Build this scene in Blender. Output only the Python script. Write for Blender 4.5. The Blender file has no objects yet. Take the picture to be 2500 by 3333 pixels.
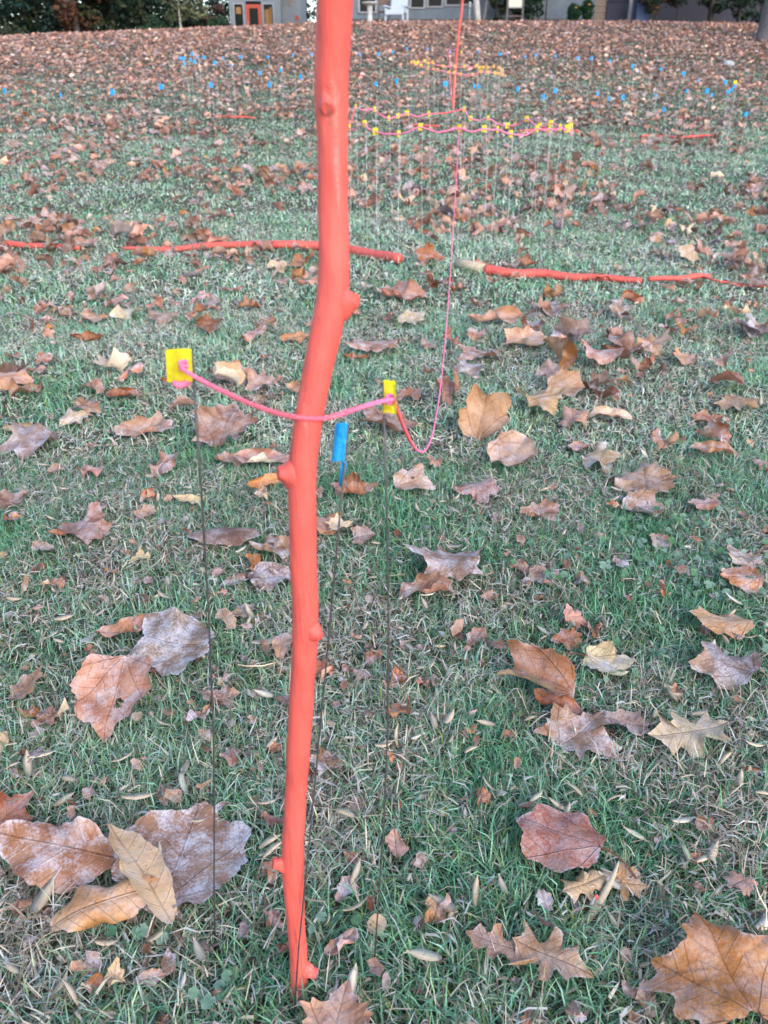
import bpy, math, random
import numpy as np
from mathutils import Vector, Matrix

# ------------------------------------------------------------------ camera, world, sun, exposure
random.seed(7)
rng = np.random.default_rng(7)
S = bpy.context.scene
COL = S.collection
F = 2696.0                      # focal length in pixels of the 2500x3333 photograph
PITCH = math.radians(27.0)
CAM_H = 0.95
cam = bpy.data.cameras.new('camera')
camo = bpy.data.objects.new('camera', cam)
COL.objects.link(camo)
camo.location = (0, 0, CAM_H)
camo.rotation_euler = (math.radians(90) - PITCH, 0, 0)
cam.sensor_fit = 'AUTO'
cam.sensor_width = 36.0
cam.lens = F / 3333.0 * 36.0
cam.clip_start = 0.05
cam.clip_end = 1000
cam.dof.use_dof = True
cam.dof.focus_distance = 1.35
cam.dof.aperture_fstop = 8.5
S.camera = camo
S.render.resolution_x = 768
S.render.resolution_y = 1024

W = bpy.data.worlds.new('World')
S.world = W
W.use_nodes = True
nt = W.node_tree
bg = nt.nodes['Background']
sky = nt.nodes.new('ShaderNodeTexSky')
sky.sky_type = 'NISHITA'
sky.sun_disc = False
sky.sun_elevation = math.radians(32)
sky.sun_rotation = math.radians(150)
sky.air_density = 1.0
sky.dust_density = 1.2
sky.ozone_density = 1.0
nt.links.new(sky.outputs[0], bg.inputs[0])
bg.inputs[1].default_value = 0.15
sun = bpy.data.lights.new('sun', 'SUN')
sun.energy = 0.7
sun.angle = math.radians(40)
sun.color = (1.0, 0.97, 0.94)
suno = bpy.data.objects.new('sun', sun)
COL.objects.link(suno)
_el, _az = math.radians(32), math.radians(150)
_d = Vector((math.sin(_az) * math.cos(_el), math.cos(_az) * math.cos(_el), math.sin(_el)))
suno.rotation_euler = _d.to_track_quat('Z', 'Y').to_euler()
S.view_settings.view_transform = 'Standard'
S.view_settings.look = 'None'
S.view_settings.exposure = 1.6
S.view_settings.gamma = 1.0
S.cycles.max_bounces = 6
S.cycles.diffuse_bounces = 3
S.cycles.transmission_bounces = 3
S.cycles.transparent_max_bounces = 6

# ------------------------------------------------------------------ terrain shape and pixel -> place
_pd = np.array([-400, 0, 4, 5.5, 7, 10, 14, 18, 22, 26, 30, 33, 35, 37, 45, 60, 120, 400], float)
_pz = np.array([0, 0, 0, 0.0, .05, .19, .46, .84, 1.30, 1.84, 2.45, 2.92, 3.15, 3.2, 3.05, 2.9, 3.0, 3.0], float)
_fd = np.arange(-60, 140, .1)
_fz = np.interp(_fd, _pd, _pz)
_k = np.exp(-.5 * (np.arange(-20, 21) / 8.0) ** 2); _k /= _k.sum()
_fz = np.convolve(np.pad(_fz, 20, mode='edge'), _k, mode='valid')


def ground(x, y):
    x = np.asarray(x, float); y = np.asarray(y, float)
    z = np.interp(y, _fd, _fz)
    s = np.log1p(np.exp(np.clip(-(x + 1.0), -40, 40)))
    s2 = np.log1p(np.exp(np.clip((x - 9.0), -40, 40)))
    z = z * (1 - np.minimum(.0115 * s, .35) - np.minimum(.006 * s2, .2))
    z = z + .010 * np.sin(2.1 * x + 1.3 * y) + .008 * np.sin(-3.7 * x + 2.9 * y + 1) + .006 * np.sin(5.3 * x + 6.1 * y + 2)
    return z


_cp, _sp = math.cos(PITCH), math.sin(PITCH)


def ray(px, py):
    a = (px - 1250.0) / F
    b = (1666.5 - py) / F
    return np.array([a, _cp + b * _sp, -_sp + b * _cp])


def at(px, py, Y):
    d = ray(px, py)
    t = Y / d[1]
    return Vector((d[0] * t, Y, CAM_H + d[2] * t))


def hit(px, py, lift=0.0):
    d = ray(px, py)
    t, st = 0.3, 0.02
    while t < 80:
        p = d * t
        if CAM_H + p[2] - lift <= float(ground(p[0], p[1])):
            break
        t += st * max(1, t * .5)
    lo, hi = t - st * max(1, t * .5), t
    for _ in range(18):
        m = (lo + hi) / 2
        p = d * m
        if CAM_H + p[2] - lift <= float(ground(p[0], p[1])):
            hi = m
        else:
            lo = m
    p = d * hi
    return Vector((p[0], p[1], CAM_H + p[2]))


def zax(p):
    return p[1] * _cp + (CAM_H - p[2]) * _sp


def project(p):
    z = zax(p)
    return 1250 + F * p[0] / z, 1666.5 - F * (p[1] * _sp + (p[2] - CAM_H) * _cp) / z


# ------------------------------------------------------------------ helpers
def tag(o, label=None, cat=None, group=None, kind=None):
    if label: o['label'] = label
    if cat: o['category'] = cat
    if group: o['group'] = group
    if kind: o['kind'] = kind
    return o


def empty(name, loc, label, cat, group=None, rz=0):
    o = bpy.data.objects.new(name, None)
    COL.objects.link(o)
    o.location = loc
    o.rotation_euler = (0, 0, rz)
    o.empty_display_size = .05
    return tag(o, label, cat, group)


def link(name, me, mat=None, parent=None, loc=None):
    if mat is not None and not me.materials:
        me.materials.append(mat)
    o = bpy.data.objects.new(name, me)
    COL.objects.link(o)
    if parent is not None: o.parent = parent
    if loc is not None: o.location = loc
    return o


def mesh(name, v, f, smooth=True):
    me = bpy.data.meshes.new(name)
    me.from_pydata([tuple(map(float, p)) for p in v], [], f)
    me.update()
    if smooth:
        me.polygons.foreach_set('use_smooth', [True] * len(me.polygons))
    return me


def big_mesh(name, V, loops, starts, totals, cols=None, uvs=None, smooth=False, cols2=None):
    me = bpy.data.meshes.new(name)
    me.vertices.add(len(V))
    me.vertices.foreach_set('co', np.ascontiguousarray(V, dtype=np.float32).ravel())
    me.loops.add(len(loops))
    me.loops.foreach_set('vertex_index', np.ascontiguousarray(loops, dtype=np.int32))
    me.polygons.add(len(starts))
    me.polygons.foreach_set('loop_start', np.ascontiguousarray(starts, dtype=np.int32))
    me.polygons.foreach_set('loop_total', np.ascontiguousarray(totals, dtype=np.int32))
    if smooth:
        me.polygons.foreach_set('use_smooth', np.ones(len(starts), dtype=bool))
    me.update(calc_edges=True)
    if cols is not None:
        a = me.color_attributes.new('Col', 'FLOAT_COLOR', 'POINT')
        a.data.foreach_set('color', np.concatenate([cols, np.ones((len(cols), 1))], 1).astype(np.float32).ravel())
    if cols2 is not None:
        a = me.color_attributes.new('Back', 'FLOAT_COLOR', 'POINT')
        a.data.foreach_set('color', np.concatenate([cols2, np.ones((len(cols2), 1))], 1).astype(np.float32).ravel())
    if uvs is not None:
        u = me.uv_layers.new(name='UVMap')
        u.data.foreach_set('uv', uvs[loops].astype(np.float32).ravel())
    return me


class MB:
    """boxes, bars and tubes collected into one mesh"""
    def __init__(s): s.v = []; s.f = []

    def box(s, c, d, rz=0):
        c = Vector(c); n = len(s.v); R = Matrix.Rotation(rz, 3, 'Z')
        for i in (-1, 1):
            for j in (-1, 1):
                for k in (-1, 1):
                    s.v.append(c + R @ Vector((i * d[0] / 2, j * d[1] / 2, k * d[2] / 2)))
        for q in ((0, 1, 3, 2), (4, 6, 7, 5), (0, 4, 5, 1), (2, 3, 7, 6), (0, 2, 6, 4), (1, 5, 7, 3)):
            s.f.append(tuple(n + i for i in q))
        return s

    def tube(s, pts, rad, seg=8, cap=True):
        pts = [Vector(p) for p in pts]; m = len(pts)
        if not hasattr(rad, '__len__'): rad = [rad] * m
        n = len(s.v); up = None
        for i, p in enumerate(pts):
            t = (pts[min(i + 1, m - 1)] - pts[max(i - 1, 0)]).normalized()
            if up is None:
                up = Vector((0, 0, 1)) if abs(t.z) < .9 else Vector((1, 0, 0))
            a = t.cross(up).normalized(); b = a.cross(t).normalized(); up = b
            for k in range(seg):
                w = 2 * math.pi * k / seg
                s.v.append(p + (a * math.cos(w) + b * math.sin(w)) * rad[i])
        for i in range(m - 1):
            for k in range(seg):
                k2 = (k + 1) % seg
                s.f.append((n + i * seg + k, n + i * seg + k2, n + (i + 1) * seg + k2, n + (i + 1) * seg + k))
        if cap:
            s.f.append(tuple(n + k for k in reversed(range(seg))))
            s.f.append(tuple(n + (m - 1) * seg + k for k in range(seg)))
        return s

    def lathe(s, c, prof, seg=20):
        c = Vector(c)
        n = len(s.v)
        for r, z in prof:
            for k in range(seg):
                w = 2 * math.pi * k / seg
                s.v.append(c + Vector((r * math.cos(w), r * math.sin(w), z)))
        for i in range(len(prof) - 1):
            for k in range(seg):
                k2 = (k + 1) % seg
                s.f.append((n + i * seg + k, n + i * seg + k2, n + (i + 1) * seg + k2, n + (i + 1) * seg + k))
        s.f.append(tuple(n + k for k in reversed(range(seg))))
        s.f.append(tuple(n + (len(prof) - 1) * seg + k for k in range(seg)))
        return s

    def build(s, name, mat, parent=None, smooth=False, bevel=0):
        me = mesh(name, s.v, s.f, smooth)
        o = link(name, me, mat, parent)
        if bevel:
            m = o.modifiers.new('bevel', 'BEVEL'); m.width = bevel; m.segments = 2
        return o


def curve_pts(pts, n):
    """Catmull-Rom through pts"""
    P = [Vector(p) for p in pts]
    P = [P[0] * 2 - P[1]] + P + [P[-1] * 2 - P[-2]]
    out = []
    segs = len(P) - 3
    for i in range(segs):
        a, b, c, d = P[i:i + 4]
        for k in range(n):
            t = k / n
            out.append(.5 * ((2 * b) + (c - a) * t + (2 * a - 5 * b + 4 * c - d) * t * t + (3 * b - a - 3 * c + d) * t ** 3))
    out.append(P[-2])
    return out


# ------------------------------------------------------------------ materials
class N:
    def __init__(s, name):
        s.m = bpy.data.materials.new(name); s.m.use_nodes = True
        s.t = s.m.node_tree; s.b = s.t.nodes['Principled BSDF']; s.out = s.t.nodes['Material Output']

    def n(s, typ, **kw):
        x = s.t.nodes.new(typ)
        for k, v in kw.items(): setattr(x, k, v)
        return x

    def l(s, a, b): s.t.links.new(a, b)

    def math(s, op, a, b=None, clamp=False):
        x = s.n('ShaderNodeMath', operation=op); x.use_clamp = clamp
        for i, q in enumerate((a, b)):
            if q is None: continue
            if isinstance(q, (int, float)): x.inputs[i].default_value = q
            else: s.l(q, x.inputs[i])
        return x.outputs[0]

    def mix(s, fac, a, b, blend='MIX'):
        x = s.n('ShaderNodeMix', data_type='RGBA', blend_type=blend)
        for q, i in ((fac, 0), (a, 6), (b, 7)):
            if isinstance(q, (int, float)): x.inputs[i].default_value = q
            elif isinstance(q, tuple): x.inputs[i].default_value = (*q, 1)
            else: s.l(q, x.inputs[i])
        return x.outputs[2]

    def noise(s, vec, scale, detail=3, rough=.55):
        x = s.n('ShaderNodeTexNoise'); x.inputs['Scale'].default_value = scale
        x.inputs['Detail'].default_value = detail; x.inputs['Roughness'].default_value = rough
        if vec is not None: s.l(vec, x.inputs['Vector'])
        return x.outputs['Fac']

    def ramp(s, fac, lo, hi):
        x = s.n('ShaderNodeMapRange'); x.inputs[1].default_value = lo; x.inputs[2].default_value = hi
        s.l(fac, x.inputs[0]); return x.outputs[0]

    def bump(s, h, strength=.3, dist=.01):
        x = s.n('ShaderNodeBump'); x.inputs['Strength'].default_value = strength; x.inputs['Distance'].default_value = dist
        s.l(h, x.inputs['Height']); s.l(x.outputs[0], s.b.inputs['Normal'])

    def obj(s): return s.n('ShaderNodeTexCoord').outputs['Object']


def plain(name, col, rough=.7, var=.25, scale=8, spec=.3, col2=None, bump=0, metal=0):
    q = N(name); c = q.obj()
    f = q.ramp(q.noise(c, scale, 4), .3, .7)
    d = col2 or tuple(x * (1 - var) for x in col)
    q.l(q.mix(f, col, d), q.b.inputs['Base Color'])
    q.b.inputs['Roughness'].default_value = rough
    q.b.inputs['Specular IOR Level'].default_value = spec
    q.b.inputs['Metallic'].default_value = metal
    if bump: q.bump(q.noise(c, scale * 4, 4), bump, .01)
    return q.m


def foliage_mat(name, translucent=.25, rough=.6, spec=.25):
    q = N(name)
    a = q.n('ShaderNodeAttribute', attribute_name='Col')
    q.l(a.outputs['Color'], q.b.inputs['Base Color'])
    q.b.inputs['Roughness'].default_value = rough
    q.b.inputs['Specular IOR Level'].default_value = spec
    tr = q.n('ShaderNodeBsdfTranslucent'); q.l(a.outputs['Color'], tr.inputs['Color'])
    mx = q.n('ShaderNodeMixShader'); mx.inputs[0].default_value = translucent
    q.l(q.b.outputs[0], mx.inputs[1]); q.l(tr.outputs[0], mx.inputs[2]); q.l(mx.outputs[0], q.out.inputs['Surface'])
    return q.m


def leaf_mat():
    q = N('dry_leaf')
    col = q.n('ShaderNodeAttribute', attribute_name='Col').outputs['Color']
    back = q.n('ShaderNodeAttribute', attribute_name='Back').outputs['Color']
    uv = q.n('ShaderNodeUVMap', uv_map='UVMap').outputs['UV']
    sep = q.n('ShaderNodeSeparateXYZ'); q.l(uv, sep.inputs[0])
    u, v = sep.outputs[0], sep.outputs[1]
    av = q.math('ABSOLUTE', v)
    mid = q.math('SUBTRACT', 1.0, q.math('DIVIDE', av, .012), True)
    s = q.math('FRACT', q.math('MULTIPLY', q.math('SUBTRACT', q.math('ADD', u, 4.03), q.math('MULTIPLY', av, .85)), 7.7))
    side = q.math('SUBTRACT', 1.0, q.math('DIVIDE', q.math('ABSOLUTE', q.math('SUBTRACT', s, .5)), .055), True)
    vein = q.math('MAXIMUM', mid, q.math('MULTIPLY', side, .55))
    rnd = q.n('ShaderNodeObjectInfo').outputs['Random']
    ad = q.n('ShaderNodeVectorMath', operation='ADD'); q.l(q.obj(), ad.inputs[0])
    cb = q.n('ShaderNodeCombineXYZ')
    for i in range(3): q.l(q.math('MULTIPLY', rnd, 37.0 + 11 * i), cb.inputs[i])
    q.l(cb.outputs[0], ad.inputs[1])
    vec = ad.outputs[0]
    n1 = q.noise(vec, 22, 4, .6)
    n2 = q.noise(vec, 130, 3, .6)
    geo = q.n('ShaderNodeNewGeometry')
    base = q.mix(geo.outputs['Backfacing'], col, back)
    dark = q.mix(1.0, base, (.55, .48, .45), 'MULTIPLY')
    c = q.mix(q.math('MULTIPLY', q.ramp(n1, .44, .70), .6), base, dark)
    lite = q.mix(.5, base, (.62, .50, .36))
    c = q.mix(q.math('MULTIPLY', q.ramp(n1, .50, .30), .45), c, lite)
    spots = q.ramp(n2, .62, .70)
    c = q.mix(q.math('MULTIPLY', spots, .7), c, (.07, .045, .04))
    c = q.mix(q.math('MULTIPLY', q.math('MULTIPLY', vein, q.ramp(n1, .3, .62)), .6), c, q.mix(1.0, c, (.42, .32, .28), 'MULTIPLY'))
    # frost settled in patches on the side that faces up
    nz = q.n('ShaderNodeSeparateXYZ'); q.l(geo.outputs['Normal'], nz.inputs[0])
    fr = q.math('MULTIPLY', q.ramp(nz.outputs[2], .2, .9), q.ramp(q.math('ADD', q.math('MULTIPLY', q.noise(vec, 30, 3, .6), .55), q.math('MULTIPLY', q.noise(vec, 260, 4, .75), .45)), .45, .60))
    fa = q.n('ShaderNodeAttribute', attribute_name='Frost').outputs['Fac']
    c = q.mix(q.math('MULTIPLY', fr, q.math('ADD', .2, q.math('MULTIPLY', fa, .95)), True), c, (.66, .62, .67))
    q.l(c, q.b.inputs['Base Color'])
    q.b.inputs['Roughness'].default_value = .55
    q.b.inputs['Specular IOR Level'].default_value = .35
    h = q.math('ADD', q.math('MULTIPLY', vein, -.6), q.math('MULTIPLY', n2, .9))
    q.bump(h, .8, .003)
    tr = q.n('ShaderNodeBsdfTranslucent'); q.l(c, tr.inputs['Color'])
    mx = q.n('ShaderNodeMixShader'); mx.inputs[0].default_value = .15
    q.l(q.b.outputs[0], mx.inputs[1]); q.l(tr.outputs[0], mx.inputs[2]); q.l(mx.outputs[0], q.out.inputs['Surface'])
    return q.m


def paint_mat():
    q = N('orange_paint'); c = q.obj()
    mp = q.n('ShaderNodeMapping'); mp.inputs['Scale'].default_value = (1, 1, .07); q.l(c, mp.inputs[0])
    streak = q.noise(mp.outputs[0], 260, 4, .6)
    fine = q.noise(c, 700, 3, .6)
    blot = q.noise(c, 24, 3, .5)
    a = q.mix(q.ramp(blot, .35, .7), (.69, .112, .088), (.62, .088, .068))
    a = q.mix(q.math('MULTIPLY', q.ramp(streak, .52, .72), .75), a, (.34, .07, .06))
    scuff = q.math('MULTIPLY', q.ramp(q.noise(c, 60, 4, .65), .61, .69), q.ramp(fine, .4, .6))
    a = q.mix(q.math('MULTIPLY', scuff, .85), a, (.20, .12, .11))
    zz = q.n('ShaderNodeSeparateXYZ'); q.l(c, zz.inputs[0])
    mud = q.math('MULTIPLY', q.ramp(zz.outputs[2], .10, .0), q.ramp(q.noise(c, 120, 4, .7), .46, .62))
    a = q.mix(q.math('MULTIPLY', mud, .6, True), a, (.22, .10, .07))
    worn = q.math('MULTIPLY', q.ramp(q.noise(mp.outputs[0], 75, 5, .7), .60, .68), q.ramp(fine, .42, .52))
    a = q.mix(q.math('MULTIPLY', worn, .6), a, (.72, .26, .22))
    q.l(a, q.b.inputs['Base Color'])
    q.b.inputs['Roughness'].default_value = .55
    q.b.inputs['Specular IOR Level'].default_value = .35
    q.bump(q.math('ADD', q.math('ADD', streak, q.math('MULTIPLY', fine, .5)), q.math('MULTIPLY', blot, 1.5)), .4, .0020)
    return q.m


def yarn_mat(name='pink_yarn', red=0.0):
    q = N(name); c = q.obj()
    w = q.noise(c, 900, 2)
    f = q.ramp(q.noise(c, 1.7, 1), .47, .62)
    if red:
        ln = q.n('ShaderNodeVectorMath', operation='LENGTH'); q.l(c, ln.inputs[0])
        f = q.ramp(ln.outputs['Value'], red * 1.25, red * .75)
    a = q.mix(f, (.86, .17, .33), (.80, .09, .09))
    a = q.mix(q.math('MULTIPLY', q.ramp(w, .4, .7), .35), a, (.95, .45, .6))
    q.l(a, q.b.inputs['Base Color']); q.b.inputs['Roughness'].default_value = .9
    q.b.inputs['Specular IOR Level'].default_value = .1
    return q.m


def tape_mat(name, col, back):
    q = N(name); c = q.obj()
    q.l(q.mix(q.ramp(q.noise(c, 90, 3), .35, .7), col, back), q.b.inputs['Base Color'])
    q.bump(q.math('ADD', q.noise(c, 160, 2, .5), q.math('MULTIPLY', q.noise(c, 500, 2), .4)), .5, .004)
    q.b.inputs['Roughness'].default_value = .38; q.b.inputs['Specular IOR Level'].default_value = .4
    tr = q.n('ShaderNodeBsdfTranslucent'); tr.inputs['Color'].default_value = (*col, 1)
    mx = q.n('ShaderNodeMixShader'); mx.inputs[0].default_value = .4
    q.l(q.b.outputs[0], mx.inputs[1]); q.l(tr.outputs[0], mx.inputs[2]); q.l(mx.outputs[0], q.out.inputs['Surface'])
    return q.m


M = {}
M['leaf'] = leaf_mat()
M['grass'] = foliage_mat('grass_blades', .3, .5, .3)
M['foliage'] = foliage_mat('foliage', .2, .6, .25)
M['paint'] = paint_mat()
M['yarn'] = yarn_mat()
M['yarn_red'] = yarn_mat('red_and_pink_yarn', .36)
M['yellow'] = tape_mat('yellow_tape', (.86, .72, .03), (.82, .64, .02))
M['blue'] = tape_mat('blue_tape', (.03, .46, .84), (.02, .40, .80))
M['wire'] = plain('steel_wire', (.085, .08, .08), .5, .4, 200, .5, metal=.3)
M['wire_far'] = plain('galvanised_wire', (.66, .67, .66), .45, .3, 120, .5)
M['stem'] = plain('leaf_stem', (.16, .065, .035), .6, .4, 60)
M['seed'] = foliage_mat('seed_wing', .15, .55, .3)
M['wood_end'] = plain('bare_wood', (.52, .42, .30), .8, .3, 60, .2, bump=.3)
M['siding'] = plain('grey_siding', (.17, .205, .24), .75, .25, 3)


def courses(m):
    t = m.node_tree; w = t.nodes.new('ShaderNodeTexWave'); w.wave_type = 'BANDS'; w.bands_direction = 'Z'; w.wave_profile = 'SAW'
    w.inputs['Scale'].default_value = 2.1; w.inputs['Distortion'].default_value = 0
    tc = t.nodes.new('ShaderNodeTexCoord'); t.links.new(tc.outputs['Object'], w.inputs['Vector'])
    b = t.nodes.new('ShaderNodeBump'); b.inputs['Strength'].default_value = .9; b.inputs['Distance'].default_value = .03
    t.links.new(w.outputs['Fac'], b.inputs['Height']); t.links.new(b.outputs[0], t.nodes['Principled BSDF'].inputs['Normal'])


courses(M['siding'])
M['shed_wall'] = plain('pale_grey_board', (.20, .22, .235), .75, .15, 4)
M['trim'] = plain('pale_trim', (.30, .30, .31), .7, .12, 6)
M['found'] = plain('foundation', (.10, .085, .09), .85, .3, 5)
M['glass'] = plain('dark_glass', (.010, .013, .013), .25, .4, 3, .12)
M['door'] = plain('orange_door', (.42, .07, .04), .5, .15, 5)
M['tan_board'] = plain('tan_board', (.27, .20, .16), .8, .2, 6)
M['inner'] = plain('warm_plywood', (.30, .15, .05), .7, .3, 3)
M['screen'] = plain('slate_screen_and_wall_shade', (.045, .045, .065), .8, .3, 14, bump=.3)
M['white'] = plain('white_post', (.36, .34, .34), .6, .15, 5)
M['chair'] = plain('white_plastic', (.46, .50, .56), .45, .1, 6)
M['rust_metal'] = plain('brown_metal', (.16, .10, .085), .7, .3, 12)
M['concrete'] = plain('pale_concrete', (.50, .49, .48), .8, .25, 10, bump=.2)
M['bark'] = plain('grey_bark', (.17, .15, .15), .9, .5, 18, .15, bump=.6)
M['pale_bark'] = plain('pale_bark', (.50, .46, .44), .85, .4, 12, .15, bump=.4)
M['dark_bark'] = plain('dark_bark', (.055, .045, .04), .9, .4, 10, .15, bump=.5)
M['cream'] = plain('cream_panel', (.60, .60, .46), .6, .06, 2)
M['stone'] = plain('white_stone', (.42, .42, .44), .8, .3, 20, bump=.4)
M['roof'] = plain('roof_shingle', (.09, .085, .085), .9, .3, 10)
M['blue_bin'] = plain('blue_plastic', (.05, .08, .17), .6, .2, 4)


def lawn_mat():
    q = N('lawn_soil'); c = q.obj()
    a = q.mix(q.ramp(q.noise(c, 60, 5, .7), .35, .65), (.045, .052, .036), (.14, .115, .085))
    a = q.mix(q.math('MULTIPLY', q.ramp(q.noise(c, 1.2, 3), .4, .65), .5), a, (.06, .10, .06))
    q.l(a, q.b.inputs['Base Color']); q.b.inputs['Roughness'].default_value = .95
    q.b.inputs['Specular IOR Level'].default_value = .1
    q.bump(q.noise(c, 90, 4), .8, .02)
    return q.m


M['lawn'] = lawn_mat()

# ------------------------------------------------------------------ the ground
gx = np.concatenate([np.array([-400, -200, -100, -70, -50]), np.arange(-40, -5, 1.0), np.arange(-5, 5, .14), np.arange(5, 40.1, 1.0), np.array([50, 70, 100, 200, 400])])
gy = np.concatenate([np.array([-300, -120, -60, -30, -15, -8, -4, -2]), np.arange(-1, 8, .12), np.arange(8, 40, .4), np.arange(40, 70, 2.0), np.array([75, 85, 100, 130, 180, 300, 500])])
GX, GY = np.meshgrid(gx, gy)
GZ = ground(GX, GY) - .004
nx, ny = len(gx), len(gy)
idx = np.arange(nx * ny).reshape(ny, nx)
q = np.stack([idx[:-1, :-1], idx[:-1, 1:], idx[1:, 1:], idx[1:, :-1]], -1).reshape(-1, 4)
me = big_mesh('ground', np.stack([GX, GY, GZ], -1).reshape(-1, 3), q.ravel(), np.arange(len(q)) * 4, np.full(len(q), 4), smooth=True)
tag(link('ground', me, M['lawn']), 'grassy slope rising to the house', kind='structure')


def half_width(y):
    return .4637 * (y * _cp + .95 * _sp) * 1.16 + .2


def scatter(y0, y1, n):
    """n points in the band y0..y1 of the lawn, uniform over area"""
    out = []
    tot = 0
    while tot < n:
        y = rng.uniform(y0, y1, n * 2)
        w = half_width(y); wm = half_width(y1)
        k = rng.uniform(0, 1, len(y)) < w / wm
        y = y[k]; x = rng.uniform(-1, 1, len(y)) * half_width(y)
        out.append(np.stack([x, y], 1)); tot += len(y)
    return np.concatenate(out)[:n]


def patch(x, y, s=1.0, o=0.0):
    x = x * s + o; y = y * s - o * .7
    return (np.sin(1.7 * x + 2.3 * y) + np.sin(-3.1 * x + 1.9 * y + 1.7) + np.sin(4.7 * x + .8 * y + .3) + .8 * np.sin(2.2 * x - 5.6 * y + 2.1) + .6 * np.sin(9.1 * x + 7.3 * y)) / 4.4


# ------------------------------------------------------------------ grass
def grass():
    Vs, Cs = [], []
    bands = [(.42, 1.2, 70000, 1.0), (1.2, 2.2, 85000, 1.1), (2.2, 4, 90000, 1.5), (4, 7, 80000, 2.3), (7, 13, 90000, 3.6), (13, 22, 70000, 5.5), (22, 38, 60000, 8)]
    for y0, y1, n, wk in bands:
        P = scatter(y0, y1, n); x, y = P[:, 0], P[:, 1]
        p1 = patch(x, y, 2.6); p2 = patch(x, y, 7.0, 3.0); p3 = patch(x, y, .9, 5.0)
        straw = rng.uniform(0, 1, n) < np.clip(.38 + .48 * p1 + .30 * p2 + (.05 if y0 > 2 else 0), .06, .9)
        clip = straw & (rng.uniform(0, 1, n) < .30)
        L = np.where(straw, rng.uniform(.016, .048, n), rng.uniform(.020, .055, n)) * (1 + .25 * p2)
        L = np.where(clip, rng.uniform(.008, .026, n), L)
        L *= (1 if y0 < 4 else 1.15)
        w = np.where(straw, rng.uniform(.0009, .0024, n), rng.uniform(.0010, .0026, n)) * wk
        w = np.where(clip, rng.uniform(.0018, .0042, n) * wk, w)
        th = np.where(straw, rng.uniform(.6, 1.6, n), np.abs(rng.normal(.85, .42, n)))
        th = np.where(clip, rng.uniform(1.1, 1.7, n), th)
        bend = rng.normal(.5, .6, n)
        az = rng.uniform(0, 2 * math.pi, n)
        z0 = ground(x, y) + np.where(straw, rng.uniform(.002, .028, n), rng.uniform(-.002, .012, n))
        if y0 < 4:      # grass lying under a leaf stays under it
            ix = np.clip(((x + 2) / .005).astype(int), 0, 799); iy = np.clip(((y - .3) / .005).astype(int), 0, 999)
            lid = cover[iy, ix]
            under = lid < 8
            z0 = np.where(under, np.minimum(z0, ground(x, y)), z0)
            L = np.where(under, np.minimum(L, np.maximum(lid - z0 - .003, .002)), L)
        d = np.stack([np.cos(az), np.sin(az)], 1)
        b0 = np.stack([x, y, z0], 1)
        def step(b, t, l):
            return b + np.concatenate([d * (np.sin(t) * l)[:, None], (np.cos(t) * l)[:, None]], 1)
        mid = step(b0, th, L * .52)
        tip = step(mid, np.minimum(th + bend, 2.1), L * .48)
        roll = rng.normal(0, .5, n)
        sd = np.stack([-d[:, 1] * np.cos(roll), d[:, 0] * np.cos(roll), np.sin(roll)], 1) * (w / 2)[:, None]
        V = np.stack([b0 - sd, b0 + sd, mid - sd * .85, mid + sd * .85, tip], 1)
        Vs.append(V.reshape(-1, 3))
        r = rng.uniform(0, 1, (n, 1)); r2 = rng.uniform(0, 1, (n, 1))
        green = np.array([.060, .245, .115]) * (1 - r) + np.array([.155, .44, .235]) * r
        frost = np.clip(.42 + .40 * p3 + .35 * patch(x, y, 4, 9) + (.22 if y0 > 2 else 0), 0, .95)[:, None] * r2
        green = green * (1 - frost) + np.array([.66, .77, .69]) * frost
        yel = (rng.uniform(0, 1, (n, 1)) < .05)
        green = green * rng.choice([.6, .8, 1.0, 1.25], (n, 1))
        green = np.where((rng.uniform(0, 1, (n, 1)) < .3), green * np.array([1.25, 1.0, .8]), green)
        green = np.where(yel, np.array([.20, .30, .07]), green)
        st = np.array([.29, .22, .16]) * (1 - r) + np.array([.74, .64, .51]) * r
        st = np.where(r2 < .22, np.array([.17, .125, .10]), st)
        st = np.where(r2 > .80, np.array([.58, .56, .55]), st)
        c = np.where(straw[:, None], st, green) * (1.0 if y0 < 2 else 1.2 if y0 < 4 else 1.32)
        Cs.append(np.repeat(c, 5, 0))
    V = np.concatenate(Vs); C = np.concatenate(Cs); nb = len(V) // 5
    base = np.arange(nb)[:, None] * 5
    loops = (base + np.array([0, 1, 3, 2, 2, 3, 4])).ravel()
    st = (np.arange(nb)[:, None] * 7 + np.array([0, 4])).ravel()
    tt = np.tile([4, 3], nb)
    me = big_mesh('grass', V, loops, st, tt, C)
    return tag(link('grass', me, M['grass']), 'short frosted lawn grass with straw-coloured dead blades', kind='stuff')


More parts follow.
